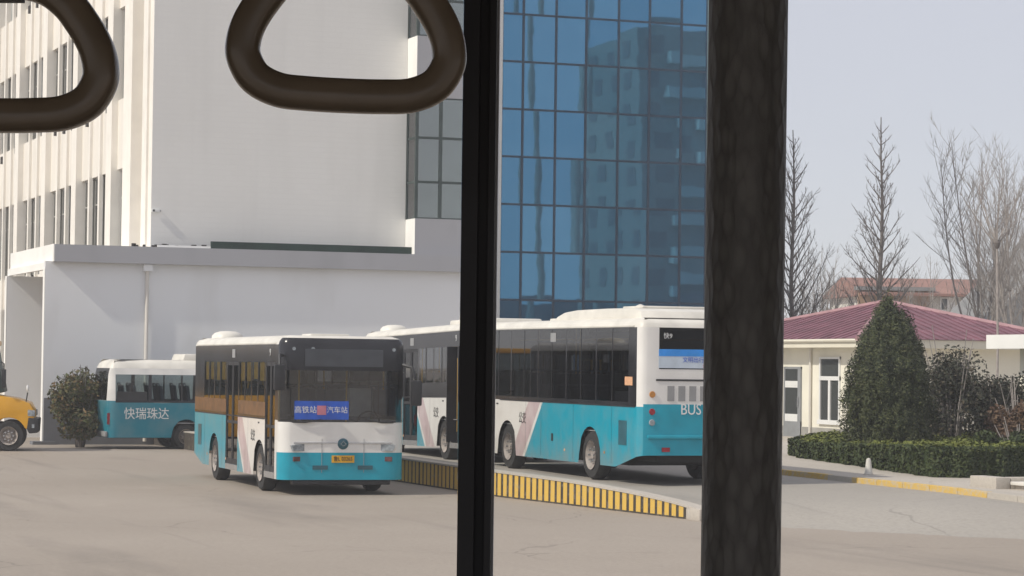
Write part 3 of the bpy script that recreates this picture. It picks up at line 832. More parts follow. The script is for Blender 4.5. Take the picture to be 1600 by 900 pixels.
    for (x, y) in ((-1.5, -0.55), (-1.6, 0.45), (-4.0, -0.75), (-5.45, -0.75), (-4.2, 0.6)):
        MB().tube([(x, y, 0.95), (x, y, 2.98)], 0.02, 6).build('grab_pole', 'rail_yellow', root)
    # front: display, lamps, trim, emblem, plate, wipers, mirrors, marker lamps
    MB().box((0.003, -0.78, 2.50), (0.012, 0.78, 2.84)).build('route_display', 'display_grey', root, smooth=False)
    for y in (-1.0, 1.0, -0.62):
        MB().lathe([(0, 0.02), (0.035, 0.02), (0.045, -0.03)], 10, (-0.02, y, 2.84), 'x').build('marker_lamp', 'lens_clear', root)
    MB().box((-0.028, -0.98, 1.005), (0.012, 0.98, 1.03)).build('trim_strip', 'chrome_trim', root, smooth=False)
    for sy in (1, -1):
        q = [(0.66, 0.86), (1.02, 0.86), (1.06, 0.97), (0.70, 1.0)]
        m = MB()
        M = Matrix.Translation((-0.05, sy * 0.86, 0)) @ Matrix.Rotation(-sy * 0.30, 4, 'Z') @ Matrix.Translation((0, -sy * 0.86, 0))
        m.prism([(sy * a, b) for a, b in (q if sy > 0 else q[::-1])], 0.06, 'x', 0.0, M)
        m.build('headlight', 'lens_clear', root)
        m = MB(); m.prism([(sy * a, b) for a, b in [(0.74, 0.66), (1.0, 0.66), (1.0, 0.75), (0.74, 0.75)]], 0.05, 'x', -0.01, M)
        m.build('fog_lamp', 'lens_dull', root)
        m = MB(); m.tube([(-0.03, sy * 1.05, 1.43), (0.03, sy * 0.75, 1.42), (0.03, sy * 0.45, 1.47)], [0.03, 0.02, 0.012], 6); m.build('wiper', 'black_plastic', root)
        mr = empty('mirror', (-0.05, sy * 1.2, 2.7)); mr.parent = root
        if sy < 0: MB().tube([(0, 0, 0), (0.22, -0.12, 0.02), (0.30, -0.14, -0.2)], 0.03, 8).build('arm', 'black_plastic', mr)
        else: MB().tube([(0, 0, -0.15), (0.14, 0.14, -0.2), (0.20, 0.2, -0.42)], 0.035, 8).build('arm', 'black_plastic', mr)
        cx, cy, cz = (0.30, -0.14, -0.42) if sy < 0 else (0.2, 0.22, -0.70)
        MB().box((cx - 0.06, cy - 0.11, cz - 0.25), (cx + 0.06, cy + 0.11, cz + 0.25)).build('housing', 'black_plastic', mr, bevel=0.04)
    MB().lathe([(0, 0.035), (0.08, 0.033), (0.105, 0.015), (0.11, 0.0)], 20, (0.0, 0, 1.0), 'x').build('emblem', 'emblem_blue', root)
    m = MB(); m.tube([(0.036, -0.055, 1.0), (0.036, 0.0, 1.045), (0.036, 0.055, 1.0), (0.036, 0.0, 0.955)], 0.008, 4, closed=True); m.build('emblem_mark', 'chrome_trim', root)
    pl = MB().box((0.004, -0.225, 0.635), (0.016, 0.225, 0.775)).build('licence_plate', 'plate_yellow', root, smooth=False)
    text('plate_text', opts.get('plate', '鲁L 03265'), 0.105, 'ink_black', pl, face_M((0.0185, 0, 0.705), (0, 1, 0), (0, 0, 1)), 0.85)
    for y in (-0.42, 0.42):
        MB().box((-0.03, y - 0.004, 0.44), (0.0015, y + 0.004, 1.10)).build('panel_gap', 'grille_grey', root, smooth=False)
    MB().box((-0.30, -0.98, 0.20), (-0.06, 0.98, 0.305)).build('air_dam', 'black_plastic', root, bevel=0.03)
    MB().box((-0.02, -0.60, 0.50), (0.004, -0.30, 0.58)).build('air_intake', 'emblem_blue', root, smooth=False)
    MB().box((-0.02, 0.30, 0.50), (0.004, 0.60, 0.58)).build('air_intake', 'emblem_blue', root, smooth=False)
    for sy in (1, -1):
        for x in (-3.05, -3.95, -5.75, -7.75):
            if sy < 0 and -5.4 < x < -4.0: continue
            MB().box((x - 0.004, sy * (BW / 2 + 0.0004), 0.36), (x + 0.004, sy * (BW / 2 + 0.0022), 1.44)).build('panel_seam', 'emblem_blue' if x < -3.5 else 'grille_grey', root, smooth=False)
        MB().box((-8.9, sy * (BW / 2 + 0.0006), 1.435), (-1.45, sy * (BW / 2 + 0.006), 1.455)).build('belt_trim', 'black_plastic', root, smooth=False)
    # rear
    X = -BL
    rs = MB().box((X - 0.012, -0.93, 1.93), (X - 0.001, 0.93, 1.965)).build('rear_seam', 'black_plastic', root, smooth=False)
    for k in range(5):
        MB().box((X - 0.010, 0.56 - k * 0.22, 1.56), (X - 0.001, 0.70 - k * 0.22, 1.84)).build('louvre', 'grille_grey', root, smooth=False)
    MB().box((X - 0.05, -1.1, 0.86), (X - 0.001, 1.1, 0.93)).build('rear_ledge', 'teal_paint', root, bevel=0.02)
    for sy in (1, -1):
        for z, mt in ((1.36, 'lens_red'), (1.16, 'lens_clear'), (1.68, 'lens_amber')):
            MB().lathe([(0, -0.022), (0.055, -0.02), (0.062, 0.0)], 14, (X - 0.001, sy * 1.0, z), 'x').build('tail_lamp', mt, root)
        MB().box((X - 0.014, sy * 0.72 - 0.08, 0.62), (X - 0.001, sy * 0.72 + 0.08, 0.70)).build('reflector', 'lens_red', root, smooth=False)
    text('rear_lettering', 'BUS', 0.29, 'ink_white', root, face_M((X - 0.006, 0.22, 1.40), (0, -1, 0), (0, 0, 1)), 0.85, 0.003)
    if opts.get('poster'):
        ps = MB().box((X - 0.008, -0.90, 2.17), (X - 0.003, 0.88, 2.52)).build('rear_poster', 'poster_pale', root, smooth=False)
        MB().box((X - 0.0115, -0.90, 2.39), (X - 0.0085, 0.88, 2.52)).build('poster_band', 'poster_blue', ps, smooth=False)
        text('poster_text', '文明出行 安全第一', 0.11, 'sign_blue', ps, face_M((X - 0.0105, -0.05, 2.32), (0, -1, 0), (0, 0, 1)))
        text('poster_text', '公交优先', 0.075, 'emblem_red', ps, face_M((X - 0.0105, -0.15, 2.21), (0, -1, 0), (0, 0, 1)))
        text('rear_number', '快9', 0.12, 'ink_white', root, face_M((X - 0.006, 0.70, 2.76), (0, -1, 0), (0, 0, 1)))
        MB().box((-BL + 0.35, BW / 2 + 0.002, 1.84), (-BL + 0.72, BW / 2 + 0.006, 2.0)).build('sticker', 'sticker_orange', root, smooth=False)
    # livery lettering on both sides, side flaps
    for sy, s in ((1, 1), (-1, -1)):
        text('side_lettering', '公交', 0.26, 'ink_black', root, face_M((-2.85 if sy > 0 else -2.55, sy * (BW / 2 + 0.004), 1.08), (-sy, 0, 0), (0, 0, 1)), 0.8)
        for (x, z, w, h, mt) in ((-4.6, 0.75, 0.10, 0.15, 'ink_black'), (-5.3, 0.52, 0.05, 0.05, 'sticker_orange'), (-1.3 if sy > 0 else -2.0, 1.36, 0.12, 0.03, 'ink_black'), (-7.4, 0.55, 0.05, 0.05, 'lens_amber')):
            MB().box((x - w / 2, sy * (BW / 2 + 0.001), z - h / 2), (x + w / 2, sy * (BW / 2 + 0.006), z + h / 2)).build('side_mark', mt, root, smooth=False)
        MB().box((-8.5, sy * (BW / 2 + 0.001), 0.72), (-8.1, sy * (BW / 2 + 0.005), 1.18)).build('engine_grille', 'emblem_blue', root, smooth=False)
        MB().box((-BL + 0.3, sy * (BW / 2 - 0.03), BH - 0.17), (-0.5, sy * (BW / 2 + 0.012), BH - 0.145)).build('rain_gutter', 'roof_white', root, smooth=False)
        text('line_number', '9', 0.2, 'ink_white', root, face_M((-1.0, sy * (BW / 2 + 0.004), 2.76), (-sy, 0, 0), (0, 0, 1)))
        MB().box((-4.75, sy * (BW / 2 + 0.001), 2.66), (-4.45, sy * (BW / 2 + 0.006), 2.84)).build('side_mark', 'grille_grey', root, smooth=False)
    # roof fittings
    if opts.get('dome'):
        m = MB(); c = (-BL + 0.62, -0.62, BH - 0.02)
        m.lathe([(0.36, 0.0), (0.35, 0.08), (0.29, 0.14), (0.17, 0.18), (0.0, 0.19)], 24, c, 'z'); m.build('roof_vent', 'roof_white', root, angle=60)
        MB().box((-2.0, -0.4, BH - 0.02), (-1.2, 0.4, BH + 0.05)).build('roof_hatch', 'roof_white', root, bevel=0.03)
    if opts.get('aircon'):
        prof = [(-3.75, 0.0), (-4.0, 0.11), (-4.4, 0.19), (-5.0, 0.225), (-6.6, 0.235), (-8.0, 0.225), (-8.35, 0.17), (-8.45, 0.0)]
        m = MB(); m.prism([(x, BH - 0.03 + z) for x, z in prof], 1.9, 'y', -0.95); m.build('air_conditioner', 'roof_white', root, bevel=0.05)
        MB().box((-7.9, -0.7, BH + 0.2), (-6.9, 0.7, BH + 0.245)).build('fan_cover', 'roof_white', root, bevel=0.02)
        MB().lathe([(0.09, 0), (0.08, 0.06), (0, 0.09)], 12, (-7.3, 0.5, BH + 0.2), 'z').build('cap', 'roof_white', root)
        MB().box((-3.5, 0.3, BH - 0.02), (-3.2, 0.8, BH + 0.05)).build('roof_hatch', 'roof_white', root, bevel=0.02)
    if opts.get('pod'):
        MB().box((-3.2, -0.75, BH - 0.02), (-0.9, 0.75, BH + 0.13)).build('roof_pod', 'roof_white', root, bevel=0.05)
    if opts.get('board'):
        bd = MB().box((0.006, -0.98, 1.47), (0.016, 0.1, 1.83)).build('route_board', 'sign_blue', root, smooth=False)
        MB().box((0.0165, -0.53, 1.56), (0.0195, -0.35, 1.74)).build('board_emblem', 'emblem_red', bd, smooth=False)
        text('board_text', '高铁站', 0.15, 'ink_white', bd, face_M((0.019, -0.76, 1.65), (0, 1, 0), (0, 0, 1)))
        text('board_text', '汽车站', 0.14, 'ink_white', bd, face_M((0.019, -0.13, 1.65), (0, 1, 0), (0, 0, 1)))
    return root

h1 = math.radians(-90 - 2.7)
city_bus((13.0 + 1.25, 47.9, 0), h1, 'teal and white city bus facing us in the yard, blue route board behind its windshield',
         dict(film=True, blinds=True, dome=True, board=True, plate='鲁L 03265'))
b2 = city_bus((18.70 + 1.25, 53.15, 0.415), math.radians(-90 - 2.2), 'city bus with open front door half hidden behind the black window pillar',
              dict(open_front=True, dome=True, pod=True, plate='鲁L 03218'))
b2.rotation_euler = (0, math.radians(-0.8), math.radians(-92.2))
b3 = city_bus((18.65 + 1.27, 52.56, 0.40), math.radians(89.6), 'city bus seen from behind on the ramp, roof air conditioner and rear window poster',
         dict(aircon=True, poster=True, plate='鲁L 03277'))
b3.rotation_euler = (0, math.radians(-0.12), math.radians(89.6))

# minibus
def livery_mini():
    m, nt, b = nodes_of('livery_mini')
    N, L = nt.nodes, nt.links
    tc = N.new('ShaderNodeTexCoord'); sp = N.new('ShaderNodeSeparateXYZ'); L.new(tc.outputs['Object'], sp.inputs[0])
    t = math_node(nt, 'MULTIPLY', sp.outputs['X'], -1.0)
    # belt edge dips slightly along the body
    e = math_node(nt, 'MULTIPLY_ADD', math_node(nt, 'SINE', math_node(nt, 'MULTIPLY_ADD', t, 1.9, 0.2)), 0.03, 1.385)
    teal = math_node(nt, 'LESS_THAN', sp.outputs['Z'], e)
    nz = N.new('ShaderNodeTexNoise'); nz.inputs['Scale'].default_value = 2.0; nz.inputs['Detail'].default_value = 6; L.new(tc.outputs['Object'], nz.inputs['Vector'])
    c = mixc(nt, teal, WHITE, (0.012, 0.20, 0.27))
    c = mixc(nt, math_node(nt, 'MAXIMUM', math_node(nt, 'MULTIPLY', math_node(nt, 'SUBTRACT', nz.outputs['Fac'], 0.4), 0.8), 0.0), c, (0.30, 0.32, 0.30))
    L.new(c, b.inputs['Base Color']); b.inputs['Roughness'].default_value = 0.35
livery_mini()
glass('mini_glass', (0.55, 0.62, 0.62))
def minibus(loc, heading):
    L, W, Hh, fo, wb = 7.3, 2.05, 2.62, 1.3, 3.65
    root = empty('minibus', loc, heading); tag(root, 'small teal and white minibus parked by the grey wall beside the bush', 'bus')
    wheels = (-fo, -fo - wb)
    panes = [(-7.1, -6.1), (-6.0, -4.2), (-4.1, -2.6), (-2.5, -1.2)]
    xb = [x for p in panes for x in p] + [wx + d for wx in wheels for d in (-0.46, -0.4, -0.25, 0, 0.25, 0.4, 0.46)]
    P = perimeter(L, W, 0.35, 0.22, 0.16, xb)
    rows = [(0.34, 0.0), (0.5, 0), (1.15, 0), (1.36, 0), (1.42, 0.005), (2.18, 0.05), (2.36, 0.09), (2.50, 0.16), (2.58, 0.26), (Hh, 0.42)]
    def cls(s, x, y, z):
        if z > 2.3: return 'roof'
        if s == 'F': return 'windshield' if z > 1.2 else 'nose'
        if s == 'B':
            if 1.42 < z < 2.3 and abs(y) < 0.82: return 'rear_window'
            return 'tail'
        if 1.36 < z < 2.2:
            for i, (a, b) in enumerate(panes):
                if a < x < b and z > 1.42: return f'window{s}{i}'
            if -7.1 < x < -1.2: return 'window_band'
        return 'side_panel' + s
    S = shell(P, rows, cls, wheels, 0.42, 0.34)
    names = {'roof': ('roof', 'roof_white'), 'windshield': ('windshield', 'mini_glass'), 'nose': ('nose', 'livery_mini'), 'rear_window': ('rear_window', 'dark_glass'), 'tail': ('tail', 'livery_mini'),
             'side_panelL': ('side_panel', 'livery_mini'), 'side_panelR': ('side_panel', 'livery_mini'), 'window_band': ('window_band', 'black_band')}
    for k, mb in S.items():
        nm, mt = names.get(k, ('window', 'mini_glass')); mb.build(nm, mt, root, angle=50)
    for sy in (1, -1):
        for wx in wheels: make_wheel(root, wx, sy * (W / 2 - 0.03), sy, 0.37, 0.22)
    MB().box((-L + 0.25, -W / 2 + 0.28, 0.32), (-0.3, W / 2 - 0.28, 0.75)).build('chassis', 'chassis', root, smooth=False)
    MB().box((-L + 0.12, -W / 2 + 0.07, 0.75), (-0.4, W / 2 - 0.07, 0.78)).build('floor', 'inner_grey', root, smooth=False)
    x = -2.2
    while x > -6.6:
        for y in (-0.72, -0.3, 0.72): shared('seat', SEAT, root, Matrix.Translation((x, y, 0.78)))
        x -= 0.8
    # nearside is the left flank; the tail lamps sit on the rear corner
    for sy in (1, -1):
        MB().box((-L - 0.004, sy * 0.88 - 0.07, 0.72), (-L + 0.30, sy * 0.995 + 0.035, 1.06)).build('tail_lamp', 'lens_red', root, bevel=0.02)
        MB().box((-L - 0.008, sy * 0.9 - 0.04, 0.80), (-L + 0.26, sy * 0.995 + 0.039, 0.90)).build('reverse_lamp', 'lens_clear', root, smooth=False)
    MB().box((-L - 0.06, -0.95, 0.36), (-L + 0.02, 0.95, 0.52)).build('bumper', 'grille_grey', root, bevel=0.03)
    for sy in (1, -1):
        text('side_lettering', '快瑞珠达', 0.37, 'ink_white', root, face_M((-6.15, sy * (W / 2 + 0.004), 1.02), (-sy, 0, 0), (0, 0, 1)), 0.92)
        for x0 in (-6.6, -5.1):
            MB().box((x0 - 0.02, sy * (W / 2 - 0.035), 1.42), (x0 + 0.02, sy * (W / 2 - 0.002), 2.17)).build('window_bar', 'black_plastic', root, smooth=False)
    MB().box((-7.05, -W / 2 - 0.001, 1.42), (-6.15, -W / 2 + 0.03, 1.68)).build('window_bar', 'black_plastic', root, smooth=False)
    m = MB(); m.prism([(-5.0, 2.58), (-4.92, 2.80), (-3.2, 2.82), (-2.8, 2.60)], 1.3, 'y', -0.65); m.build('air_conditioner', 'roof_white', root, bevel=0.05)
    return root
# heading in the grid: almost square to our view
hm = math.radians(2.5)
dx, dy = math.cos(hm), math.sin(hm)
near = (17.2, 74.0)                      # near rear wheel touches the ground here
# right flank faces us: centre line lies half a width beyond
cx = near[0] + dx * (1.3 + 3.65) - dy * 1.0; cy = near[1] + dy * (1.3 + 3.65) + dx * 1.0
minibus((cx, cy, 0), hm)

# yellow bus nose at the left edge
mat('bus_yellow', (0.72, 0.36, 0.012), 0.35, 0.08, 2.0, coat=0.3)
yb = empty('yellow_bus', (12.45, 72.2, 0), math.radians(-12.0)); tag(yb, 'yellow long-nosed bus at the left edge, only its hood and front wheel showing', 'bus')
W = 2.0
hood = [(-0.03, 0.95), (-0.04, 1.16), (-0.16, 1.36), (-0.5, 1.48), (-1.25, 1.60), (-1.25, 0.42), (-1.22, 0.42)]
arch = [(-0.72 + 0.50 * math.cos(a), 0.42 + 0.52 * math.sin(a)) for a in [math.radians(178 - 11 * k) for k in range(0, 15)]]
m = MB(); m.prism(hood + [p for p in arch if p[1] > 0.42] + [(-0.10, 0.62)], W, 'y', 0.0); m.build('hood', 'bus_yellow', yb, bevel=0.03)
MB().prism([(0.08, 0.52), (0.10, 0.92), (-0.18, 0.95), (-0.22, 0.62), (-0.15, 0.50)], W + 0.04, 'y', -0.02).build('bumper', 'black_plastic', yb, bevel=0.03)
for y in (0.12, W - 0.12): MB().prism([(0.0, 0.98), (0.0, 1.15), (-0.2, 1.17), (-0.2, 0.99)], 0.26, 'y', y - 0.14).build('headlight', 'lens_clear', yb, bevel=0.02)
MB().box((-0.08, -0.006, 0.66), (-0.01, -0.021, 0.76)).build('marker_lamp', 'lens_clear', yb, smooth=False)
MB().box((-6.5, 0.0, 0.42), (-1.26, W, 1.62)).build('body_side', 'bus_yellow', yb, bevel=0.04)
MB().prism([(-1.0, 1.62), (-0.86, 1.66), (-1.12, 2.95), (-6.5, 2.95), (-6.5, 1.62)], W - 0.06, 'y', 0.03).build('cabin', 'frame_green', yb, bevel=0.04)
MB().box((-6.4, -0.004, 1.75), (-2.0, 0.028, 2.6)).build('side_glass', 'mini_glass', yb, smooth=False)
MB().prism([(-1.12, 1.80), (-1.22, 2.45), (-1.85, 2.45), (-1.85, 1.80)], 0.03, 'y', 0.0).build('door_glass', 'mini_glass', yb, smooth=False)
MB().box((-6.5, 0.0, 2.95), (-1.05, W, 3.1)).build('roof', 'bus_yellow', yb, bevel=0.05)
for y, s in ((0.02, -1), (W - 0.02, 1)):
    make_wheel(yb, -0.72, y, s, 0.43, 0.25)
    make_wheel(yb, -4.7, y, s, 0.43, 0.25)
MB().box((-6.2, 0.3, 0.35), (-0.3, W - 0.3, 0.8)).build('chassis', 'chassis', yb, smooth=False)
mr = empty('mirror', (-0.25, 0.02, 1.45)); mr.parent = yb
MB().tube([(0, 0, -0.05), (0.04, -0.08, 0.2)], 0.02, 6).build('arm', 'black_plastic', mr)
MB().lathe([(0, -0.04), (0.07, -0.03), (0.10, 0.0), (0.07, 0.03), (0, 0.04)], 14, (0.04, -0.1, 0.32), 'x').build('glass', 'ink_white', mr)
mr2 = empty('mirror', (-0.95, 0.0, 2.4)); mr2.parent = yb
MB().box((0.02, -0.16, -0.62), (0.14, -0.02, -0.1)).build('housing', 'black_plastic', mr2, bevel=0.03)
MB().tube([(0, 0.03, 0.1), (0.08, -0.09, 0.05), (0.08, -0.09, -0.2)], 0.02, 6).build('arm', 'black_plastic', mr2)

# ------------------------------------------------------------------ guard house and what stands behind it
mat('cream_wall', (0.80, 0.765, 0.65), 0.85, 0.06, 1.0)
mat('fascia_cream', (0.72, 0.68, 0.56), 0.8, 0.05, 1.0)
mat('door_grey', (0.26, 0.27, 0.28), 0.5, 0.1, 3.0)
mat('upvc_white', (0.78, 0.78, 0.76), 0.4, 0.04)
mat('roof_pink', (0.20, 0.085, 0.11), 0.6, 0.28, 1.6)
mat('ridge_pink', (0.38, 0.21, 0.225), 0.6, 0.15, 3.0)
mat('roof_red', (0.32, 0.175, 0.14), 0.8, 0.15, 0.8)
mat('brick_buff', (0.36, 0.24, 0.16), 0.85, 0.2, 1.5)
mat('roof_slate', (0.26, 0.26, 0.26), 0.8, 0.12, 0.6)
mat('far_white', (0.66, 0.63, 0.57), 0.8, 0.1, 0.7)
mat('plinth_grey', (0.33, 0.32, 0.29), 0.85, 0.15, 2.0)
GU, GV, GZ = 35.0, 65.3, 0.5
gh = empty('guard_house', (GU, GV, GZ)); tag(gh, 'small cream guard house with a pink sheet roof behind the conifer', 'building')
W8, D8, EZ = 6.3, 11.0, 2.72
MB().box((0, 0.0, -0.1), (W8, D8, EZ)).build('wall', 'cream_wall', gh, smooth=False)
MB().box((-0.02, -0.02, -0.1), (W8, D8, 0.35)).build('plinth', 'plinth_grey', gh, smooth=False)
EO = 0.55
MB().box((-EO, -EO, EZ), (W8 + EO, D8 + EO, EZ + 0.24)).build('eave', 'fascia_cream', gh, smooth=False)
ax, ay, az = 3.2, 4.7, 1.22
z0 = EZ + 0.25
e = EO + 0.06
corners = [(-e, -e, z0), (W8 + e, -e, z0), (W8 + e, D8 + e, z0), (-e, D8 + e, z0)]
apex = (ax, ay, z0 + az)
rf = MB()
for i in range(4): rf.face([corners[i], corners[(i + 1) % 4], apex])
rf.face(corners[::-1])
roof = rf.build('roof', 'roof_pink', gh, smooth=False)
for i in (0, 1, 3):
    MB().tube([corners[i], apex], 0.09, 6).build('ridge_cap', 'ridge_pink', roof)
# standing seams on the two slopes in view
for (a, b) in ((0, 1), (3, 0)):
    A, B, Cc = Vector(corners[a]), Vector(corners[b]), Vector(apex)
    n = 26
    e1 = (B - A)
    proj = (Cc - A).dot(e1) / e1.length_squared
    for i in range(1, n):
        t = i / n
        p = A + e1 * t
        s = t / proj if t < proj else (1 - t) / (1 - proj)
        q = p + (Cc - (A + e1 * proj)) * s
        if (q - p).length < 0.4: continue
        MB().tube([p + Vector((0, 0, 0.015)), q + Vector((0, 0, 0.015))], 0.016, 4).build('seam', 'roof_pink', roof)
# door and window on the sunny side (plane x = 0); v measured from the near corner
def gh_window(y0, y1, zb, zt, trans):
    f = MB()
    for c in (((-0.05, y0, zb), (0.03, y0 + 0.07, zt)), ((-0.05, y1 - 0.07, zb), (0.03, y1, zt)), ((-0.048, y0, zt - 0.06), (0.03, y1, zt)), ((-0.08, y0 - 0.05, zb - 0.06), (0.03, y1 + 0.05, zb + 0.07)),
              ((-0.055, y0, trans - 0.06), (0.03, y1, trans + 0.06)), ((-0.052, (y0 + y1) / 2 - 0.06, zb), (0.03, (y0 + y1) / 2 + 0.06, trans))): f.box(*c)
    w = f.build('window', 'upvc_white', gh, smooth=False)
    MB().box((-0.012, y0 + 0.05, zb), (-0.004, y1 - 0.05, zt)).build('pane', 'tower_dark', w, smooth=False)
    return w
m_, nt_, b_ = nodes_of('tower_dark'); b_.inputs['Base Color'].default_value = (0.055, 0.06, 0.058, 1); b_.inputs['Roughness'].default_value = 0.06
gh_window(1.55, 2.85, 0.52, 2.45, 1.82)
gh_window(8.2, 9.5, 0.52, 2.45, 1.82)
d = MB(); y0, y1 = 4.05, 5.2
for c in (((-0.05, y0, 0), (0.03, y0 + 0.2, 2.15)), ((-0.05, y1 - 0.1, 0), (0.03, y1, 2.15)), ((-0.048, y0, 2.08), (0.03, y1, 2.15)), ((-0.047, y0, 0), (0.03, y1, 0.5))): d.box(*c)
dr = d.build('door', 'door_grey', gh, smooth=False)
MB().box((-0.045, y0 + 0.2, 0.5), (-0.01, y1 - 0.1, 0.72)).build('kick_panel', 'upvc_white', dr, smooth=False)
MB().box((-0.045, y0 + 0.2, 1.52), (-0.01, y1 - 0.1, 1.72)).build('transom_bar', 'upvc_white', dr, smooth=False)
MB().box((-0.02, y0 + 0.15, 0.7), (-0.008, y1 - 0.05, 2.1)).build('pane', 'tower_dark', dr, smooth=False)
MB().tube([(-0.09, y0 + 0.12, 0.95), (-0.09, y0 + 0.12, 1.25)], 0.018, 6).build('handle', 'chrome_trim', dr)

MB().tube([(-EO - 0.04, -EO - 0.04, EZ + 0.2), (-EO - 0.04, D8 + EO, EZ + 0.2)], 0.05, 6).build('gutter', 'fascia_cream', gh)
MB().tube([(-0.06, 3.4, 0.0), (-0.06, 3.4, EZ - 0.02)], 0.04, 6).build('downpipe', 'far_white', gh)
# gate canopy at the right edge
def at(px, py, Y):
    """photo pixel at a depth -> place on the grid (used to survey the site)"""
    x, y = px - 800, py - 450
    xo, yo = x + 0.0124 * y, y - 0.0124 * x
    pt_ = math.atan(123.67 / 4000)
    dY = math.cos(pt_) + yo / 4000 * math.sin(pt_); dZ = math.sin(pt_) - yo / 4000 * math.cos(pt_)
    k = Y / dY
    X = xo / 4000 * k
    return Vector((X * math.cos(TH) + Y * math.sin(TH), -X * math.sin(TH) + Y * math.cos(TH), CAM_H + dZ * k))
c0 = at(1541, 527, 63)
gc = empty('gate_canopy', (c0.x, c0.y, 0.45)); tag(gc, 'flat gate canopy with a bright white edge at the right of the picture', 'canopy')
MB().box((0, -6.0, 2.68), (0.12, 0.0, 3.02)).build('side_edge', 'fascia_white', gc, smooth=False)
MB().box((0.0, -6.06, 2.69), (7.5, -6.002, 3.01)).build('front_edge', 'fascia_white', gc, smooth=False)
MB().box((0.121, -6.0, 2.75), (7.5, 0.0, 2.98)).build('slab', 'fascia_cream', gc, smooth=False)
for (x, y) in ((0.9, -5.4), (6.8, -5.4), (0.9, -0.6)):
    MB().box((x - 0.2, y - 0.2, -0.1), (x + 0.2, y + 0.2, 2.75)).build('pillar', 'cream_wall', gc, bevel=0.02)
MB().box((2.2, -4.6, -0.1), (6.5, -0.6, 2.74)).build('booth', 'brick_buff', gc, smooth=False)
MB().box((2.17, -3.8, 1.0), (2.21, -2.4, 2.1)).build('booth_window', 'upvc_white', gc, smooth=False)

# red roofed house far behind
p = at(1342, 500, 150)
rh = empty('red_roof_house', (p.x, p.y, 0.4), -0.25); tag(rh, 'long house with a red tiled roof far behind the guard house', 'building')
zt, ze = 7.75, 6.85
MB().box((0.4, 0.2, 0), (23, 9, ze)).build('wall', 'far_white', rh, smooth=False)
m = MB(); m.prism([(-0.5, ze - 0.1), (4.6, zt + 0.05), (9.7, ze - 0.1), (9.7, ze - 0.25), (-0.5, ze - 0.25)], 24.0, 'x', 0.0)
m.build('roof', 'roof_red', rh, smooth=False)
MB().box((-0.05, -0.1, 5.0), (4.2, 0.19, 6.9)).build('gable_block', 'brick_buff', rh, smooth=False)
MB().box((-0.2, -0.3, 6.9), (4.5, 0.5, 7.12)).build('flat_roof', 'roof_slate', rh, smooth=False)
for i in range(12):
    x = 4.9 + i * 1.35
    w = MB().box((x, 0.12, 5.75), (x + 0.9, 0.23, 6.55)).build('window', 'upvc_white', rh, smooth=False)
    MB().box((x + 0.08, 0.105, 5.83), (x + 0.42, 0.118, 6.47)).build('pane', 'tower_dark', w, smooth=False)
p = at(1549, 500, 118)
sh = empty('grey_gable_house', (p.x, p.y, 0.4), -0.2); tag(sh, 'grey pitched roof rising out of frame at the right behind the bare trees', 'building')
MB().box((0.8, 0.2, 0), (12, 7, 4.2)).build('wall', 'far_white', sh, smooth=False)
m = MB(); m.prism([(-0.4, 4.2), (4.6, 9.2), (10.6, 4.2), (10.6, 4.0), (-0.4, 4.0)], 7.4, 'y', 0.0); m.build('roof', 'roof_slate', sh, smooth=False)

# apartment block across the street: it shows only as a reflection in the blue glass
ab = empty('apartment_block', (92.0, -30.0, 0)); tag(ab, 'grey apartment block mirrored in the right half of the blue glass wall', 'building')
MB().box((0, -14, 0), (60, 0, 34)).build('wall', 'plinth_grey', ab, smooth=False)
mat('far_pane', (0.17, 0.17, 0.17), 0.5, 0.2, 1.0)
wm = mesh_box((0, 0.002, 0), (1.8, 0.06, 1.6), 'far_pane'); bmh = mesh_box((0, 0.002, 0), (4.6, 1.0, 1.0), 'far_white')
for i in range(9):
    for j in range(11):
        shared('window', wm, ab, Matrix.Translation((0.9 + i * 6.4, 0.01, 1.4 + j * 3.0)))
        shared('balcony', bmh, ab, Matrix.Translation((3.1 + i * 6.4, 0.01, 0.5 + j * 3.0)))

sr = empty('shop_row', (40.0, -25.0, 0)); tag(sr, 'low dark row of shops mirrored in the lowest panes of the blue glass wall', 'building')
MB().box((0, -8, 0), (60, 0, 8.5)).build('wall', 'dado_grey', sr, smooth=False)
for i in range(12): MB().box((1 + i * 4.9, 0.002, 0.3), (5 + i * 4.9, 0.05, 3.0)).build('shop_window', 'tower_dark', sr, smooth=False)
for (u, v_, label) in ((66.1, 10.0, 'unseen mast added to mirror as the left dark streak in the blue glass'), (70.6, 10.0, 'unseen mast added to mirror as the right dark streak in the blue glass')):
    lm = empty('streak_mast', (u, v_, 0)); tag(lm, label, 'mast', 'added masts mirrored in the glass tower')
    MB().tube([(0, 0, 0), (0, 0, 32)], [0.26, 0.2], 12).build('post', 'plinth_grey', lm)  # unseen mast, added so the tower glass reflects a dark streak
    MB().lathe([(0.9, 31.6), (1.1, 32.0), (0.9, 32.4), (0.2, 32.5)], 16, axis='z').build('mast_ring', 'dado_grey', lm)

wm2 = mesh_box((-0.06, 0, 0), (-0.002, 1.6, 1.6), 'far_pane')
for i in range(3):
    for j in range(11): shared('window', wm2, ab, Matrix.Translation((0, -3.2 - i * 4.2, 1.4 + j * 3.0)))
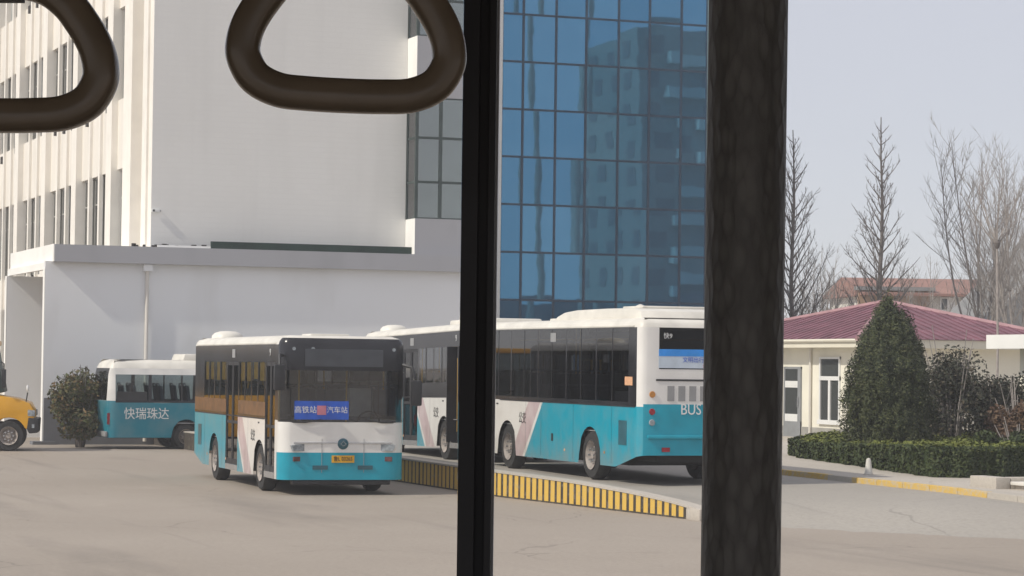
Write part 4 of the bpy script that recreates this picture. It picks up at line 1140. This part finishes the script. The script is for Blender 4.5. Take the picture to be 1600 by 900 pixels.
# ------------------------------------------------------------------ plants
def leaf_mat(name, c1, c2, c3=None):
    m, nt, b = nodes_of(name)
    N, L = nt.nodes, nt.links
    tc = N.new('ShaderNodeTexCoord')
    n1 = N.new('ShaderNodeTexNoise'); n1.inputs['Scale'].default_value = 2.2; n1.inputs['Detail'].default_value = 4; L.new(tc.outputs['Object'], n1.inputs['Vector'])
    n2 = N.new('ShaderNodeTexWhiteNoise'); n2.noise_dimensions = '3D'
    at_ = N.new('ShaderNodeAttribute'); at_.attribute_name = 'rnd'
    r = N.new('ShaderNodeMapRange'); r.inputs['From Min'].default_value = 0.35; r.inputs['From Max'].default_value = 0.65; L.new(n1.outputs['Fac'], r.inputs['Value'])
    c = mixc(nt, r.outputs['Result'], c1, c2)
    c = mixc(nt, math_node(nt, 'POWER', at_.outputs['Fac'], 3.0), c, c3 or tuple(x * 1.5 for x in c2))
    L.new(c, b.inputs['Base Color']); b.inputs['Roughness'].default_value = 0.65
    b.inputs['Specular IOR Level'].default_value = 0.25
leaf_mat('conifer_leaf', (0.030, 0.043, 0.020), (0.064, 0.078, 0.031), (0.13, 0.135, 0.06))
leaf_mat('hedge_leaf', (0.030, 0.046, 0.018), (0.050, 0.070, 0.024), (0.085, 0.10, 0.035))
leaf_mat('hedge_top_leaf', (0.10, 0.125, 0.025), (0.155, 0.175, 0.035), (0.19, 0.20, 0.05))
leaf_mat('bush_leaf', (0.055, 0.072, 0.026), (0.10, 0.11, 0.042), (0.20, 0.13, 0.06))
leaf_mat('shrub_leaf', (0.030, 0.036, 0.026), (0.052, 0.058, 0.038), (0.11, 0.09, 0.06))
leaf_mat('rust_leaf', (0.10, 0.055, 0.035), (0.14, 0.085, 0.05), (0.2, 0.14, 0.09))
mat('bark_dark', (0.16, 0.14, 0.13), 0.9, 0.25, 6.0)
mat('bark_tan', (0.27, 0.21, 0.165), 0.9, 0.2, 6.0)
mat('bark_grey', (0.33, 0.295, 0.27), 0.9, 0.25, 6.0)
mat('soil', (0.14, 0.105, 0.075), 0.95, 0.25, 4.0)

def leaf_cloud(name, pts, nrm, size, material, parent, jit=0.7, asp=0.55):
    """one small quad per point, roughly facing along nrm"""
    pts = np.asarray(pts, float); n = len(pts)
    d = np.asarray(nrm, float) + nrng.normal(0, jit, (n, 3)); d /= np.linalg.norm(d, axis=1)[:, None] + 1e-9
    a = nrng.normal(0, 1, (n, 3)); a -= (a * d).sum(1)[:, None] * d; a /= np.linalg.norm(a, axis=1)[:, None] + 1e-9
    b = np.cross(d, a)
    s = size * nrng.uniform(0.6, 1.3, n)[:, None]
    A, B = a * s, b * s * asp
    V = np.stack([pts - A, pts - B * 0.9, pts + A, pts + B * 0.9], 1).reshape(-1, 3)
    F = np.arange(4 * n).reshape(n, 4)
    me = bpy.data.meshes.new(name); me.from_pydata(V.tolist(), [], F.tolist())
    at_ = me.attributes.new('rnd', 'FLOAT', 'FACE'); at_.data.foreach_set('value', nrng.uniform(0, 1, n).astype(np.float32))
    me.materials.append(MATS[material]); me.update()
    o = bpy.data.objects.new(name, me); COL.objects.link(o); o.parent = parent
    return o
def lump(th, z, seed, k=(3, 5, 7), amp=(0.5, 0.3, 0.2)):
    r = random.Random(seed); s = 0
    for kk, a in zip(k, amp): s = s + a * np.sin(kk * th + r.uniform(0, 6.28) + z * r.uniform(1.5, 4.0))
    return s

def at_z(px, py, z):
    a, b = at(px, py, 40), at(px, py, 80)
    k = (z - a.z) / (b.z - a.z); return a + (b - a) * k

# conifer in the hedge bed
cp = at(1388, 690, 57.0)
cz = road_z(23.4, 55) + 0.1
con = empty('conifer_tree', (cp.x, cp.y, cz)); tag(con, 'dense dark green cone-shaped conifer rising from the hedge', 'tree')
Hc, Rc = 3.48, 0.93
n = 60000
z = nrng.beta(1.1, 1.15, n) * Hc
th_ = nrng.uniform(0, 2 * math.pi, n)
f = z / Hc
base = Rc * np.clip((0.93 + 0.25 * f) * (1.0 - f ** 2.7), 0, 1.02)
tuft = 1 + 0.13 * lump(th_, z, 3, (5, 9, 14), (0.5, 0.4, 0.35)) + 0.06 * np.sin(z * 9 + th_ * 3)
r = base * tuft * (1 - 0.30 * nrng.random(n) ** 2.2)
pts = np.stack([r * np.cos(th_), r * np.sin(th_), z + 0.08], 1)
nr = np.stack([np.cos(th_), np.sin(th_), np.full(n, 0.5)], 1)
pp, nn = [pts[::3]], [nr[::3]]
for _ in range(620):
    i = nrng.integers(0, n)
    out = nrng.uniform(0.0, 0.13)
    c = np.array([(base[i] * tuft[i] * 0.94 + out) * math.cos(th_[i]), (base[i] * tuft[i] * 0.94 + out) * math.sin(th_[i]), z[i] + 0.05])
    q = nrng.normal(0, 1, (70, 3)) * np.array([0.06, 0.06, 0.15]) * nrng.uniform(0.6, 1.25)
    q[:, :2] *= (1.0 - 0.8 * np.clip(q[:, 2:3] / 0.3, 0, 1))
    pp.append(c + q); nn.append(q / 0.1 + np.array([math.cos(th_[i]), math.sin(th_[i]), 0.3]))
pts = np.concatenate(pp); nr = np.concatenate(nn)
keep = pts[:, 2] > 0.02
leaf_cloud('crown', pts[keep], nr[keep], 0.034, 'conifer_leaf', con, 0.75, 0.5)
m = MB(); m.lathe([(0.66, 0.05), (0.72, 1.2), (0.62, 2.1), (0.36, 2.9), (0.0, 3.5)], 14, axis='z'); m.build('crown_core', 'conifer_leaf', con)
MB().tube([(0, 0, -0.2), (0, 0, 2.0)], [0.12, 0.07], 8).build('trunk', 'bark_dark', con)

# hedge bed: clipped hedge, flat top
poly = [(24.93, 43.85), (25.3, 46.0), (25.75, 48.2), (26.2, 50.6), (26.65, 52.8), (27.2, 54.4), (28.3, 55.6), (30.2, 56.6), (32.6, 57.0), (34.0, 55.6), (34.2, 52.6), (33.4, 49.6), (31.8, 47.0), (29.8, 45.1), (27.8, 44.05), (26.2, 43.6), (25.4, 43.55)]
hb = empty('hedge', (24.93, 43.85, 0)); tag(hb, 'broad low clipped hedge with a yellowish green top around the conifer', 'hedge')
def hz(u, v): return road_z(23.4, v) + 0.09
area = sum(a[0] * b[1] - b[0] * a[1] for a, b in zip(poly, poly[1:] + poly[:1])) / 2
if area < 0: poly = poly[::-1]
def HHf(v, u=30.0):
    a = min(1.0, max(0.0, (v - 43.9) / 8.0)); return 0.62 - 0.10 * a - 0.12 * a * min(1.0, max(0.0, (28.6 - u) / 1.6))
core = MB()
cpoly = np.array(poly); cen = cpoly.mean(0); inn = cen + (cpoly - cen) * 0.985
inn = [tuple(q) for q in inn]
for a, b in zip(inn, inn[1:] + inn[:1]):
    core.face([(a[0], a[1], hz(*a)), (b[0], b[1], hz(*b)), (b[0], b[1], hz(*b) + HHf(b[1], b[0]) - 0.07), (a[0], a[1], hz(*a) + HHf(a[1], a[0]) - 0.07)])
core.face([(a[0], a[1], hz(*a) + HHf(a[1], a[0]) - 0.07) for a in inn])
HOFF = Matrix.Translation((-24.93, -43.85, 0))
o = core.build('hedge_core', 'hedge_leaf', hb, smooth=False); o.matrix_basis = HOFF
pts, nr = [], []
P2 = poly + poly[:1]
for a, b in zip(P2, P2[1:]):
    L_ = math.dist(a, b); nx, ny = (b[1] - a[1]) / L_, -(b[0] - a[0]) / L_
    for _ in range(int(L_ * 1300)):
        t = rng.random(); u, v_ = a[0] + (b[0] - a[0]) * t, a[1] + (b[1] - a[1]) * t
        zz_ = rng.random() ** 0.9 * HHf(v_, u)
        bul = 0.05 * math.sin(t * L_ * 5.1 + zz_ * 4) + 0.03 * math.sin(t * L_ * 13)
        o_ = rng.uniform(-0.10, 0.03) + bul
        pts.append((u + nx * o_, v_ + ny * o_, hz(u, v_) + zz_)); nr.append((nx, ny, 0.4))
from mathutils.geometry import intersect_point_tri_2d
def inside(x, y):
    c = False
    for a, b in zip(P2, P2[1:]):
        if (a[1] > y) != (b[1] > y) and x < (b[0] - a[0]) * (y - a[1]) / (b[1] - a[1]) + a[0]: c = not c
    return c
side_n = len(pts)
k = 0
while k < 44000:
    u, v_ = rng.uniform(24.8, 34.3), rng.uniform(43.5, 57.1)
    if not inside(u, v_): continue
    k += 1
    wv = 0.035 * math.sin(u * 3.1 + v_ * 2.0) + 0.03 * math.sin(u * 7.3 - v_ * 5.1)
    pts.append((u, v_, hz(u, v_) + HHf(v_, u) - 0.05 + wv + rng.uniform(-0.03, 0.06))); nr.append((0, 0, 1))
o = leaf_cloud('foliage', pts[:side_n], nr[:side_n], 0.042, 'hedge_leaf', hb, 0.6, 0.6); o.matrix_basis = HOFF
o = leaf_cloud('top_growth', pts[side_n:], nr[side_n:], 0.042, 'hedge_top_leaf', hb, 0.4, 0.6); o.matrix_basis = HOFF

def shrub(name, label, loc, rx, rz_, n, material, leaf=0.06, twig=0.3, group=None, seed=1, bottom=0.15, bark='bark_dark', flat=1.0):
    o = empty(name, loc); tag(o, label, 'bush', group)
    r_ = random.Random(seed)
    lobes = [((r_.gauss(0, rx * 0.42), r_.gauss(0, rx * 0.42), rz_ * r_.uniform(0.3, 0.8)), r_.uniform(0.28, 0.5)) for _ in range(11)]
    per = n // len(lobes); pts, nr = [], []
    for (c, s) in lobes:
        d = nrng.normal(0, 1, (per, 3)); d /= np.linalg.norm(d, axis=1)[:, None]
        rad = nrng.random(per) ** 0.45
        p = np.array(c) + d * rad[:, None] * np.array([rx * s * 1.15, rx * s * 1.15, rz_ * s * 0.62])
        keep = p[:, 2] > bottom * rz_
        pts.append(p[keep]); nr.append(d[keep] + np.array([0, 0, 0.3]))
    pts = np.concatenate(pts); nr = np.concatenate(nr)
    leaf_cloud('foliage', pts, nr, leaf, material, o, 0.8)
    m = MB()
    for i in range(14):
        a = r_.uniform(0, 6.28); e = r_.uniform(0.2, 0.8) * rx
        top = (e * math.cos(a), e * math.sin(a), rz_ * r_.uniform(0.7, 1.0 + twig * 0.5))
        m.tube([(0.1 * math.cos(a), 0.1 * math.sin(a), -0.05), (top[0] * 0.5, top[1] * 0.5, top[2] * 0.5), top], [0.03, 0.02, 0.008], 5)
    m.build('stems', bark, o)['kind'] = 'stuff'
    return o
bp_ = at(124, 690, 76.0)
shrub('leafy_bush', 'leafy green and brown bush between grey wall and minibus', (bp_.x, bp_.y - 0.1, 0), 1.0, 2.2, 11000, 'bush_leaf', 0.065, 0.25, seed=5, bottom=0.12)
GB = 'shrubs behind the hedge'
for (px, Y, rx, rz_, mt, label, sd) in (
    (1488, 59.5, 1.15, 2.5, 'shrub_leaf', 'dark grey-green shrub right beside the conifer', 21),
    (1548, 60.0, 1.0, 2.0, 'shrub_leaf', 'lower dark shrub with brownish twigs, further right of the conifer', 22),
    (1592, 58.0, 0.75, 1.6, 'rust_leaf', 'rusty brown shrub at the right edge behind the hedge', 23),
    (1465, 61.5, 0.6, 1.5, 'shrub_leaf', 'small dark shrub tucked behind the conifer foot', 24),
    (1590, 54.0, 0.7, 0.9, 'hedge_leaf', 'low green shrub at the right end of the hedge', 25)):
    q = at(px, 690, Y)
    shrub('shrub', label, (q.x, q.y, hz(q.x, q.y)), rx, rz_, 8000, mt, 0.05, 0.5, GB, sd, 0.02, 'bark_grey')

# bare trees
def limb(m, p, d, L_, r0, r_, depth, up=0.25, seg=5, curve=0.1):
    pts, rad = [p.copy()], [r0]
    for i in range(seg):
        d = (d + Vector((r_.gauss(0, curve), r_.gauss(0, curve), up * 0.3 + r_.gauss(0, curve * 0.5)))).normalized()
        p = p + d * (L_ / seg); pts.append(p.copy()); rad.append(r0 * (1 - 0.82 * (i + 1) / seg))
    m.tube(pts, rad, 4 if r0 < 0.04 else 6, cap=False)
    if depth > 0:
        for k in range(int(4 + L_ * 2.2)):
            t = r_.uniform(0.2, 0.97); i = min(seg - 1, int(t * seg)); f = t * seg - i
            q = pts[i].lerp(pts[i + 1], f); dd = (pts[i + 1] - pts[i]).normalized()
            s = Vector((r_.gauss(0, 1), r_.gauss(0, 1), r_.gauss(0.35, 0.6))).normalized()
            limb(m, q, (dd * 0.9 + s * 0.75).normalized(), L_ * r_.uniform(0.22, 0.42) * (1.1 - 0.5 * t), max(0.008, r0 * 0.38 * (1 - 0.5 * t)), r_, depth - 1, up, 3, curve)
def spire_tree(loc, H_, R_, seed, label, n=78, bark='bark_dark', group='bare trees behind the guard house'):
    """upright conical bare tree: one straight trunk, limbs curving upward"""
    o = empty('bare_tree', loc); tag(o, label, 'tree', group)
    r_ = random.Random(seed)
    wob = [(0.0, 0.0)]; 
    pts = [(0.04 * math.sin(i * 1.3 + seed), 0.04 * math.cos(i * 1.7 + seed), H_ * i / 8) for i in range(9)]
    MB().tube(pts, [0.135 * (1 - i / 8.4) + 0.012 for i in range(9)], 7).build('trunk', bark, o)
    m = MB()
    for i in range(n):
        f = 0.14 + 0.84 * (i + r_.random()) / n
        a = i * 2.4 + r_.uniform(-0.4, 0.4)
        Lb = R_ * (1.0 - f) ** 0.75 * r_.uniform(0.75, 1.25) * 1.55 + 0.25
        e = math.radians(r_.uniform(30, 56))
        d = Vector((math.cos(a) * math.cos(e), math.sin(a) * math.cos(e), math.sin(e)))
        limb(m, Vector((0, 0, H_ * f * 0.98)), d, Lb, 0.042 * (1 - 0.7 * f) + 0.008, r_, 1 if f > 0.8 else 2, 0.42, 5, 0.07)
    m.build('branches', bark, o)
    return o
def vase_tree(loc, H_, R_, seed, label, n=10, bark='bark_grey', group='bare trees behind the guard house'):
    o = empty('bare_tree', loc); tag(o, label, 'tree', group)
    r_ = random.Random(seed)
    hf = H_ * 0.2
    MB().tube([(0, 0, -0.1), (0.03, 0, hf * 0.6), (0, 0.02, hf)], [0.22, 0.17, 0.15], 8).build('trunk', bark, o)
    m = MB()
    for i in range(n):
        a = i * 2.4 + r_.uniform(-0.3, 0.3); e = math.radians(r_.uniform(62, 84))
        d = Vector((math.cos(a) * math.cos(e), math.sin(a) * math.cos(e), math.sin(e)))
        limb(m, Vector((0, 0, hf * r_.uniform(0.7, 1.0))), d, (H_ - hf) * r_.uniform(0.7, 1.03), 0.06, r_, 2, 0.34, 7, 0.045)
    m.build('branches', bark, o)
    return o
for (px, top, Y, R_, sd, kind, label) in (
    (1237, 203, 104, 2.15, 31, 's', 'tall bare spire-shaped tree next to the dark grab pole'),
    (1375, 183, 100, 1.75, 32, 's', 'tallest bare spire-shaped tree standing above the conifer'),
    (1535, 212, 108, 2.6, 33, 'v', 'broad bare vase-shaped tree with many upright limbs at the right'),
    (1592, 250, 104, 2.0, 34, 'v', 'bare upright tree cut off by the right edge'),
    (1300, 408, 125, 1.8, 35, 'v', 'short bare tree between the two spire-shaped trees, over the pink roof'),
    (1265, 430, 140, 2.2, 36, 'v', 'low bare tree beside the foot of the spire-shaped tree near the pole'),
    (1440, 405, 128, 0.8, 37, 'v', 'small bare sapling just above the red roof'),
    ):
    q = at(px, 560, Y); t_ = at(px, top, Y)
    (spire_tree if kind == 's' else vase_tree)((q.x, q.y, 0.4), t_.z - 0.4, R_, sd, label)
# pollarded trunk, nearer
q = at(1556, 690, 72); t_ = at(1556, 382, 72)
po = empty('pollard_tree', (q.x, q.y, 0.45)); tag(po, 'slim pale pollarded trunk with a knob and a few upright shoots', 'tree')
Hp = t_.z - 0.45
MB().tube([(0, 0, -0.1), (0.04, 0, Hp * 0.5), (0, 0, Hp)], [0.045, 0.035, 0.03], 8).build('trunk', 'bark_grey', po)
m = MB(); m.lathe([(0.035, -0.12), (0.085, -0.03), (0.095, 0.05), (0.05, 0.11), (0, 0.13)], 10, (0, 0, Hp), 'z'); m.build('knob', 'bark_dark', po)
r_ = random.Random(5); m = MB()
for i in range(7):
    a = r_.uniform(0, 6.28); e = math.radians(r_.uniform(45, 80))
    limb(m, Vector((0, 0, Hp)), Vector((math.cos(a) * math.cos(e), math.sin(a) * math.cos(e), math.sin(e))), r_.uniform(1.0, 2.2), 0.025, r_, 1, 0.3, 4, 0.05)
m.build('branches', 'bark_grey', po)

# small bollard in front of the hedge, low stone kerb blocks at the right edge
q = at_z(1357, 742, 0.5)
bo = empty('bollard', (q.x, q.y, hz(q.x, q.y))); tag(bo, 'small white tapered stone bollard in front of the hedge', 'bollard')
MB().lathe([(0.085, 0.0), (0.085, 0.04), (0.075, 0.06), (0.05, 0.29), (0.038, 0.33), (0.0, 0.345)], 14, axis='z').build('post', 'far_white', bo)
MB().lathe([(0.11, -0.02), (0.11, 0.025), (0.08, 0.025)], 14, axis='z').build('base', 'pavement_concrete', bo)
q = at_z(1556, 762, 0.5)
bw = empty('stone_planter', (q.x, q.y, 0.42)); tag(bw, 'low pale stone planter edge at the right end of the pavement', 'planter')
MB().box((0, 0, 0), (0.3, 0.9, 0.26)).build('end_block', 'pavement_concrete', bw, bevel=0.02)
MB().box((0.31, 0, 0), (4.0, 0.25, 0.26)).build('front_block', 'pavement_concrete', bw, bevel=0.02)
MB().box((0.31, 0.26, 0), (4.0, 0.9, 0.2)).build('soil', 'soil', bw, smooth=False)
MB().box((0.28, -0.5, 0.13), (2.5, -0.02, 0.19)).build('ledge', 'far_white', bw, bevel=0.01)
MB().box((0.36, -0.46, 0.0), (0.5, -0.06, 0.128)).build('foot', 'pavement_concrete', bw, smooth=False)

# ------------------------------------------------------------------ the bus we look out of
mat('pillar_black', (0.010, 0.010, 0.013), 0.45, 0.2, 10.0)
mat('pillar_strip', (0.02, 0.02, 0.023), 0.6, 0.2, 10.0)
mat('cabin_lining', (0.20, 0.19, 0.18), 0.8, 0.1, 3.0)
mat('cabin_floor', (0.09, 0.09, 0.09), 0.8, 0.2, 3.0)
mat('strap_web', (0.04, 0.04, 0.045), 0.8, 0.2, 60.0)
mat('reflection_grey', (0.45, 0.46, 0.47), 0.5, 0.1, 10.0)  # pale tone of a blurred reflection, painted on a strip
def sleeve(name, c, c2):
    m, nt, b = nodes_of(name)
    N, L = nt.nodes, nt.links
    tc = N.new('ShaderNodeTexCoord'); mp = N.new('ShaderNodeMapping'); mp.inputs['Scale'].default_value = (150, 150, 60)
    L.new(tc.outputs['Object'], mp.inputs['Vector'])
    vo = N.new('ShaderNodeTexVoronoi'); vo.inputs['Scale'].default_value = 1.3; L.new(mp.outputs['Vector'], vo.inputs['Vector'])
    nz = N.new('ShaderNodeTexNoise'); nz.inputs['Scale'].default_value = 1.6; nz.inputs['Detail'].default_value = 6; L.new(mp.outputs['Vector'], nz.inputs['Vector'])
    r = N.new('ShaderNodeMapRange'); r.inputs['From Min'].default_value = 0.25; r.inputs['From Max'].default_value = 0.6; L.new(vo.outputs['Distance'], r.inputs['Value'])
    f = math_node(nt, 'MULTIPLY', r.outputs['Result'], nz.outputs['Fac'])
    L.new(mixc(nt, f, c, c2), b.inputs['Base Color']); b.inputs['Roughness'].default_value = 0.55
    bp = N.new('ShaderNodeBump'); bp.inputs['Strength'].default_value = 0.5; bp.inputs['Distance'].default_value = 0.002
    L.new(f, bp.inputs['Height']); L.new(bp.outputs['Normal'], b.inputs['Normal'])
sleeve('pole_sleeve', (0.135, 0.13, 0.118), (0.06, 0.057, 0.052))
mat('grip_brown', (0.21, 0.165, 0.115), 0.24, 0.16, 18.0)
cb = empty('own_bus', (0, 0, 0), -TH); tag(cb, 'dark bus interior we look out of, a black window pillar crossing the view', 'bus')
YW = 2.0
MB().box((-3.4, -0.95, 0.80), (3.4, YW + 0.06, 0.92)).build('floor', 'cabin_floor', cb, smooth=False)
MB().box((-3.5, -1.05, 3.10), (3.5, YW + 0.12, 3.22)).build('roof', 'cabin_lining', cb, smooth=False)
for y0, y1 in ((YW, YW + 0.06), (-1.02, -0.96)):
    MB().box((-3.4, y0, 0.921), (3.4, y1, 1.72)).build('side_wall', 'cabin_lining', cb, smooth=False)
    MB().box((-3.4, y0, 2.97), (3.4, y1, 3.099)).build('window_header', 'cabin_lining', cb, smooth=False)
for x in (-3.46, 3.40): MB().box((x, -1.0, 0.921), (x + 0.055, YW, 3.099)).build('end_wall', 'cabin_lining', cb, smooth=False)
MB().box((-0.0402, YW - 0.01, 1.721), (-0.0275, YW + 0.05, 2.969)).build('window_pillar', 'pillar_black', cb, smooth=False)
MB().box((-0.0274, YW - 0.004, 1.721), (-0.0195, YW + 0.05, 2.969)).build('pillar_channel', 'pillar_strip', cb, smooth=False)
MB().box((-0.0194, YW - 0.01, 1.721), (-0.0143, YW + 0.05, 2.969)).build('window_pillar', 'pillar_black', cb, smooth=False)
MB().box((-0.0142, YW + 0.012, 1.721), (-0.0122, YW + 0.05, 2.969)).build('pillar_strip', 'reflection_grey', cb, smooth=False)  # thin pale strip imitating a blurred reflection along the pillar edge
MB().box((-1.5, YW + 0.02, 1.722), (-0.041, YW + 0.025, 2.968)).build('window_pane', 'cabin_glass', cb, smooth=False)
MB().box((-0.012, YW + 0.02, 1.722), (1.4, YW + 0.025, 2.968)).build('window_pane', 'cabin_glass', cb, smooth=False)
for x in (-1.55, 1.40): MB().box((x, YW - 0.01, 1.721), (x + 0.049, YW + 0.05, 2.969)).build('window_pillar', 'pillar_black', cb, smooth=False)
MB().tube([(-3.3, 1.6, 2.975), (3.3, 1.6, 2.975)], 0.017, 12).build('handle_rail', 'chrome_trim', cb)

# grab pole
YP = 1.15
def cam_pt(px, py, Y):
    x, y = px - 800, py - 450
    xo, yo = x + 0.0124 * y, y - 0.0124 * x
    p_ = math.atan(123.67 / 4000)
    dY = math.cos(p_) + yo / 4000 * math.sin(p_); dZ = math.sin(p_) - yo / 4000 * math.cos(p_)
    k = Y / dY; return Vector((xo / 4000 * k, Y, CAM_H + dZ * k))
a, b = cam_pt(1169.5, 0, YP), cam_pt(1157, 900, YP)
dv = (a - b) / (a.z - b.z)
gp = empty('grab_pole', (0, 0, 0), -TH); tag(gp, 'thick dark grab pole with mottled sleeve crossing right part of view', 'pole')
p0 = b + dv * (0.92 - b.z); p1 = b + dv * (3.10 - b.z)
pts = [p0.lerp(p1, t) for t in (0, 0.25, 0.5, 0.6, 0.7, 0.8, 0.9, 1.0)]
MB().tube(pts, 0.0179, 32).build('sleeve', 'pole_sleeve', gp, angle=60)
MB().tube([p0 + Vector((0, 0, 0.001)), p0 + Vector((0, 0, 0.03))], 0.045, 20).build('floor_flange', 'chrome_trim', gp)

# strap handles
def grip_mesh():
    ctl = [(0, -32), (60, -31), (104, -27), (140, -10), (159, 20), (161, 46), (152, 78), (131, 114), (103, 148), (64, 172), (0, 181)]
    ctl = ctl + [(-x, y) for x, y in ctl[-2:0:-1]]
    n = len(ctl); out = []
    for i in range(n):
        p = [Vector((*ctl[(i + k) % n], 0)) for k in (-1, 0, 1, 2)]
        for s in range(7):
            t = s / 7
            out.append(0.5 * ((2 * p[1]) + (-p[0] + p[2]) * t + (2 * p[0] - 5 * p[1] + 4 * p[2] - p[3]) * t * t + (-p[0] + 3 * p[1] - 3 * p[2] + p[3]) * t ** 3))
    K = 0.0004
    m = MB(); N_ = len(out); rings = []
    for i in range(N_):
        t = (out[(i + 1) % N_] - out[i - 1]).normalized(); s = Vector((t.y, -t.x, 0))
        c = out[i]; hw = 27.5
        ring = []
        for k in range(16):
            q = 2 * math.pi * k / 16
            ca, sa = math.cos(q), math.sin(q)
            ex = 0.62
            a_ = math.copysign(abs(ca) ** ex, ca) * hw; d_ = math.copysign(abs(sa) ** ex, sa) * 24
            ring.append(((c.x + s.x * a_) * K, d_ * K, (c.y + s.y * a_) * K))
        rings.append(ring)
    for i in range(N_):
        A, B = rings[i], rings[(i + 1) % N_]
        for k in range(16):
            l = (k + 1) % 16; m.face([A[k], B[k], B[l], A[l]])
    o = m.build('grip', 'grip_brown', None, angle=50); me = o.data; bpy.data.objects.remove(o); return me
GM = grip_mesh()
for (px, py, tilt, rz_, label) in ((540, 118, 0.02, 0.10, 'dark brown strap handle hanging left of the black window pillar'), (-2, 149, 0.0, -0.06, 'dark brown strap handle cut off by the upper left corner')):
    c = cam_pt(px, py, 1.6)
    sh_ = empty('strap_handle', (0, 0, 0)); tag(sh_, label, 'strap handle', 'strap handles in the upper left')
    sh_.matrix_world = Matrix.Rotation(-TH, 4, 'Z') @ Matrix.Translation(c) @ Matrix.Rotation(rz_, 4, 'Z') @ Matrix.Rotation(tilt, 4, 'Y')
    shared('grip', GM, sh_)
    top = 180 * 0.0004; rail = 2.975 - c.z
    MB().box((-0.012, -0.014, top - 0.012), (0.012, 0.014, rail + 0.02)).build('strap', 'strap_web', sh_, smooth=False)
    MB().box((-0.018, -0.022, rail - 0.03), (0.018, 0.022, rail + 0.028)).build('clamp', 'black_plastic', sh_, bevel=0.004)

# ------------------------------------------------------------------ spring haze over the whole site
m = bpy.data.materials.new('haze_air'); m.use_nodes = True
nt = m.node_tree; nt.nodes.remove(nt.nodes['Principled BSDF'])
pv = nt.nodes.new('ShaderNodeVolumePrincipled'); pv.inputs['Color'].default_value = (0.95, 0.96, 1.0, 1); pv.inputs['Density'].default_value = 0.0010
nt.links.new(pv.outputs['Volume'], nt.nodes['Material Output'].inputs['Volume'])
MATS['haze_air'] = m
hzb = MB().box((-60, -60, -1.0), (180, 220, 36.5)).build('haze', 'haze_air', smooth=False)
hzb['kind'] = 'stuff'; hzb['label'] = 'thin pale spring haze over the yard'
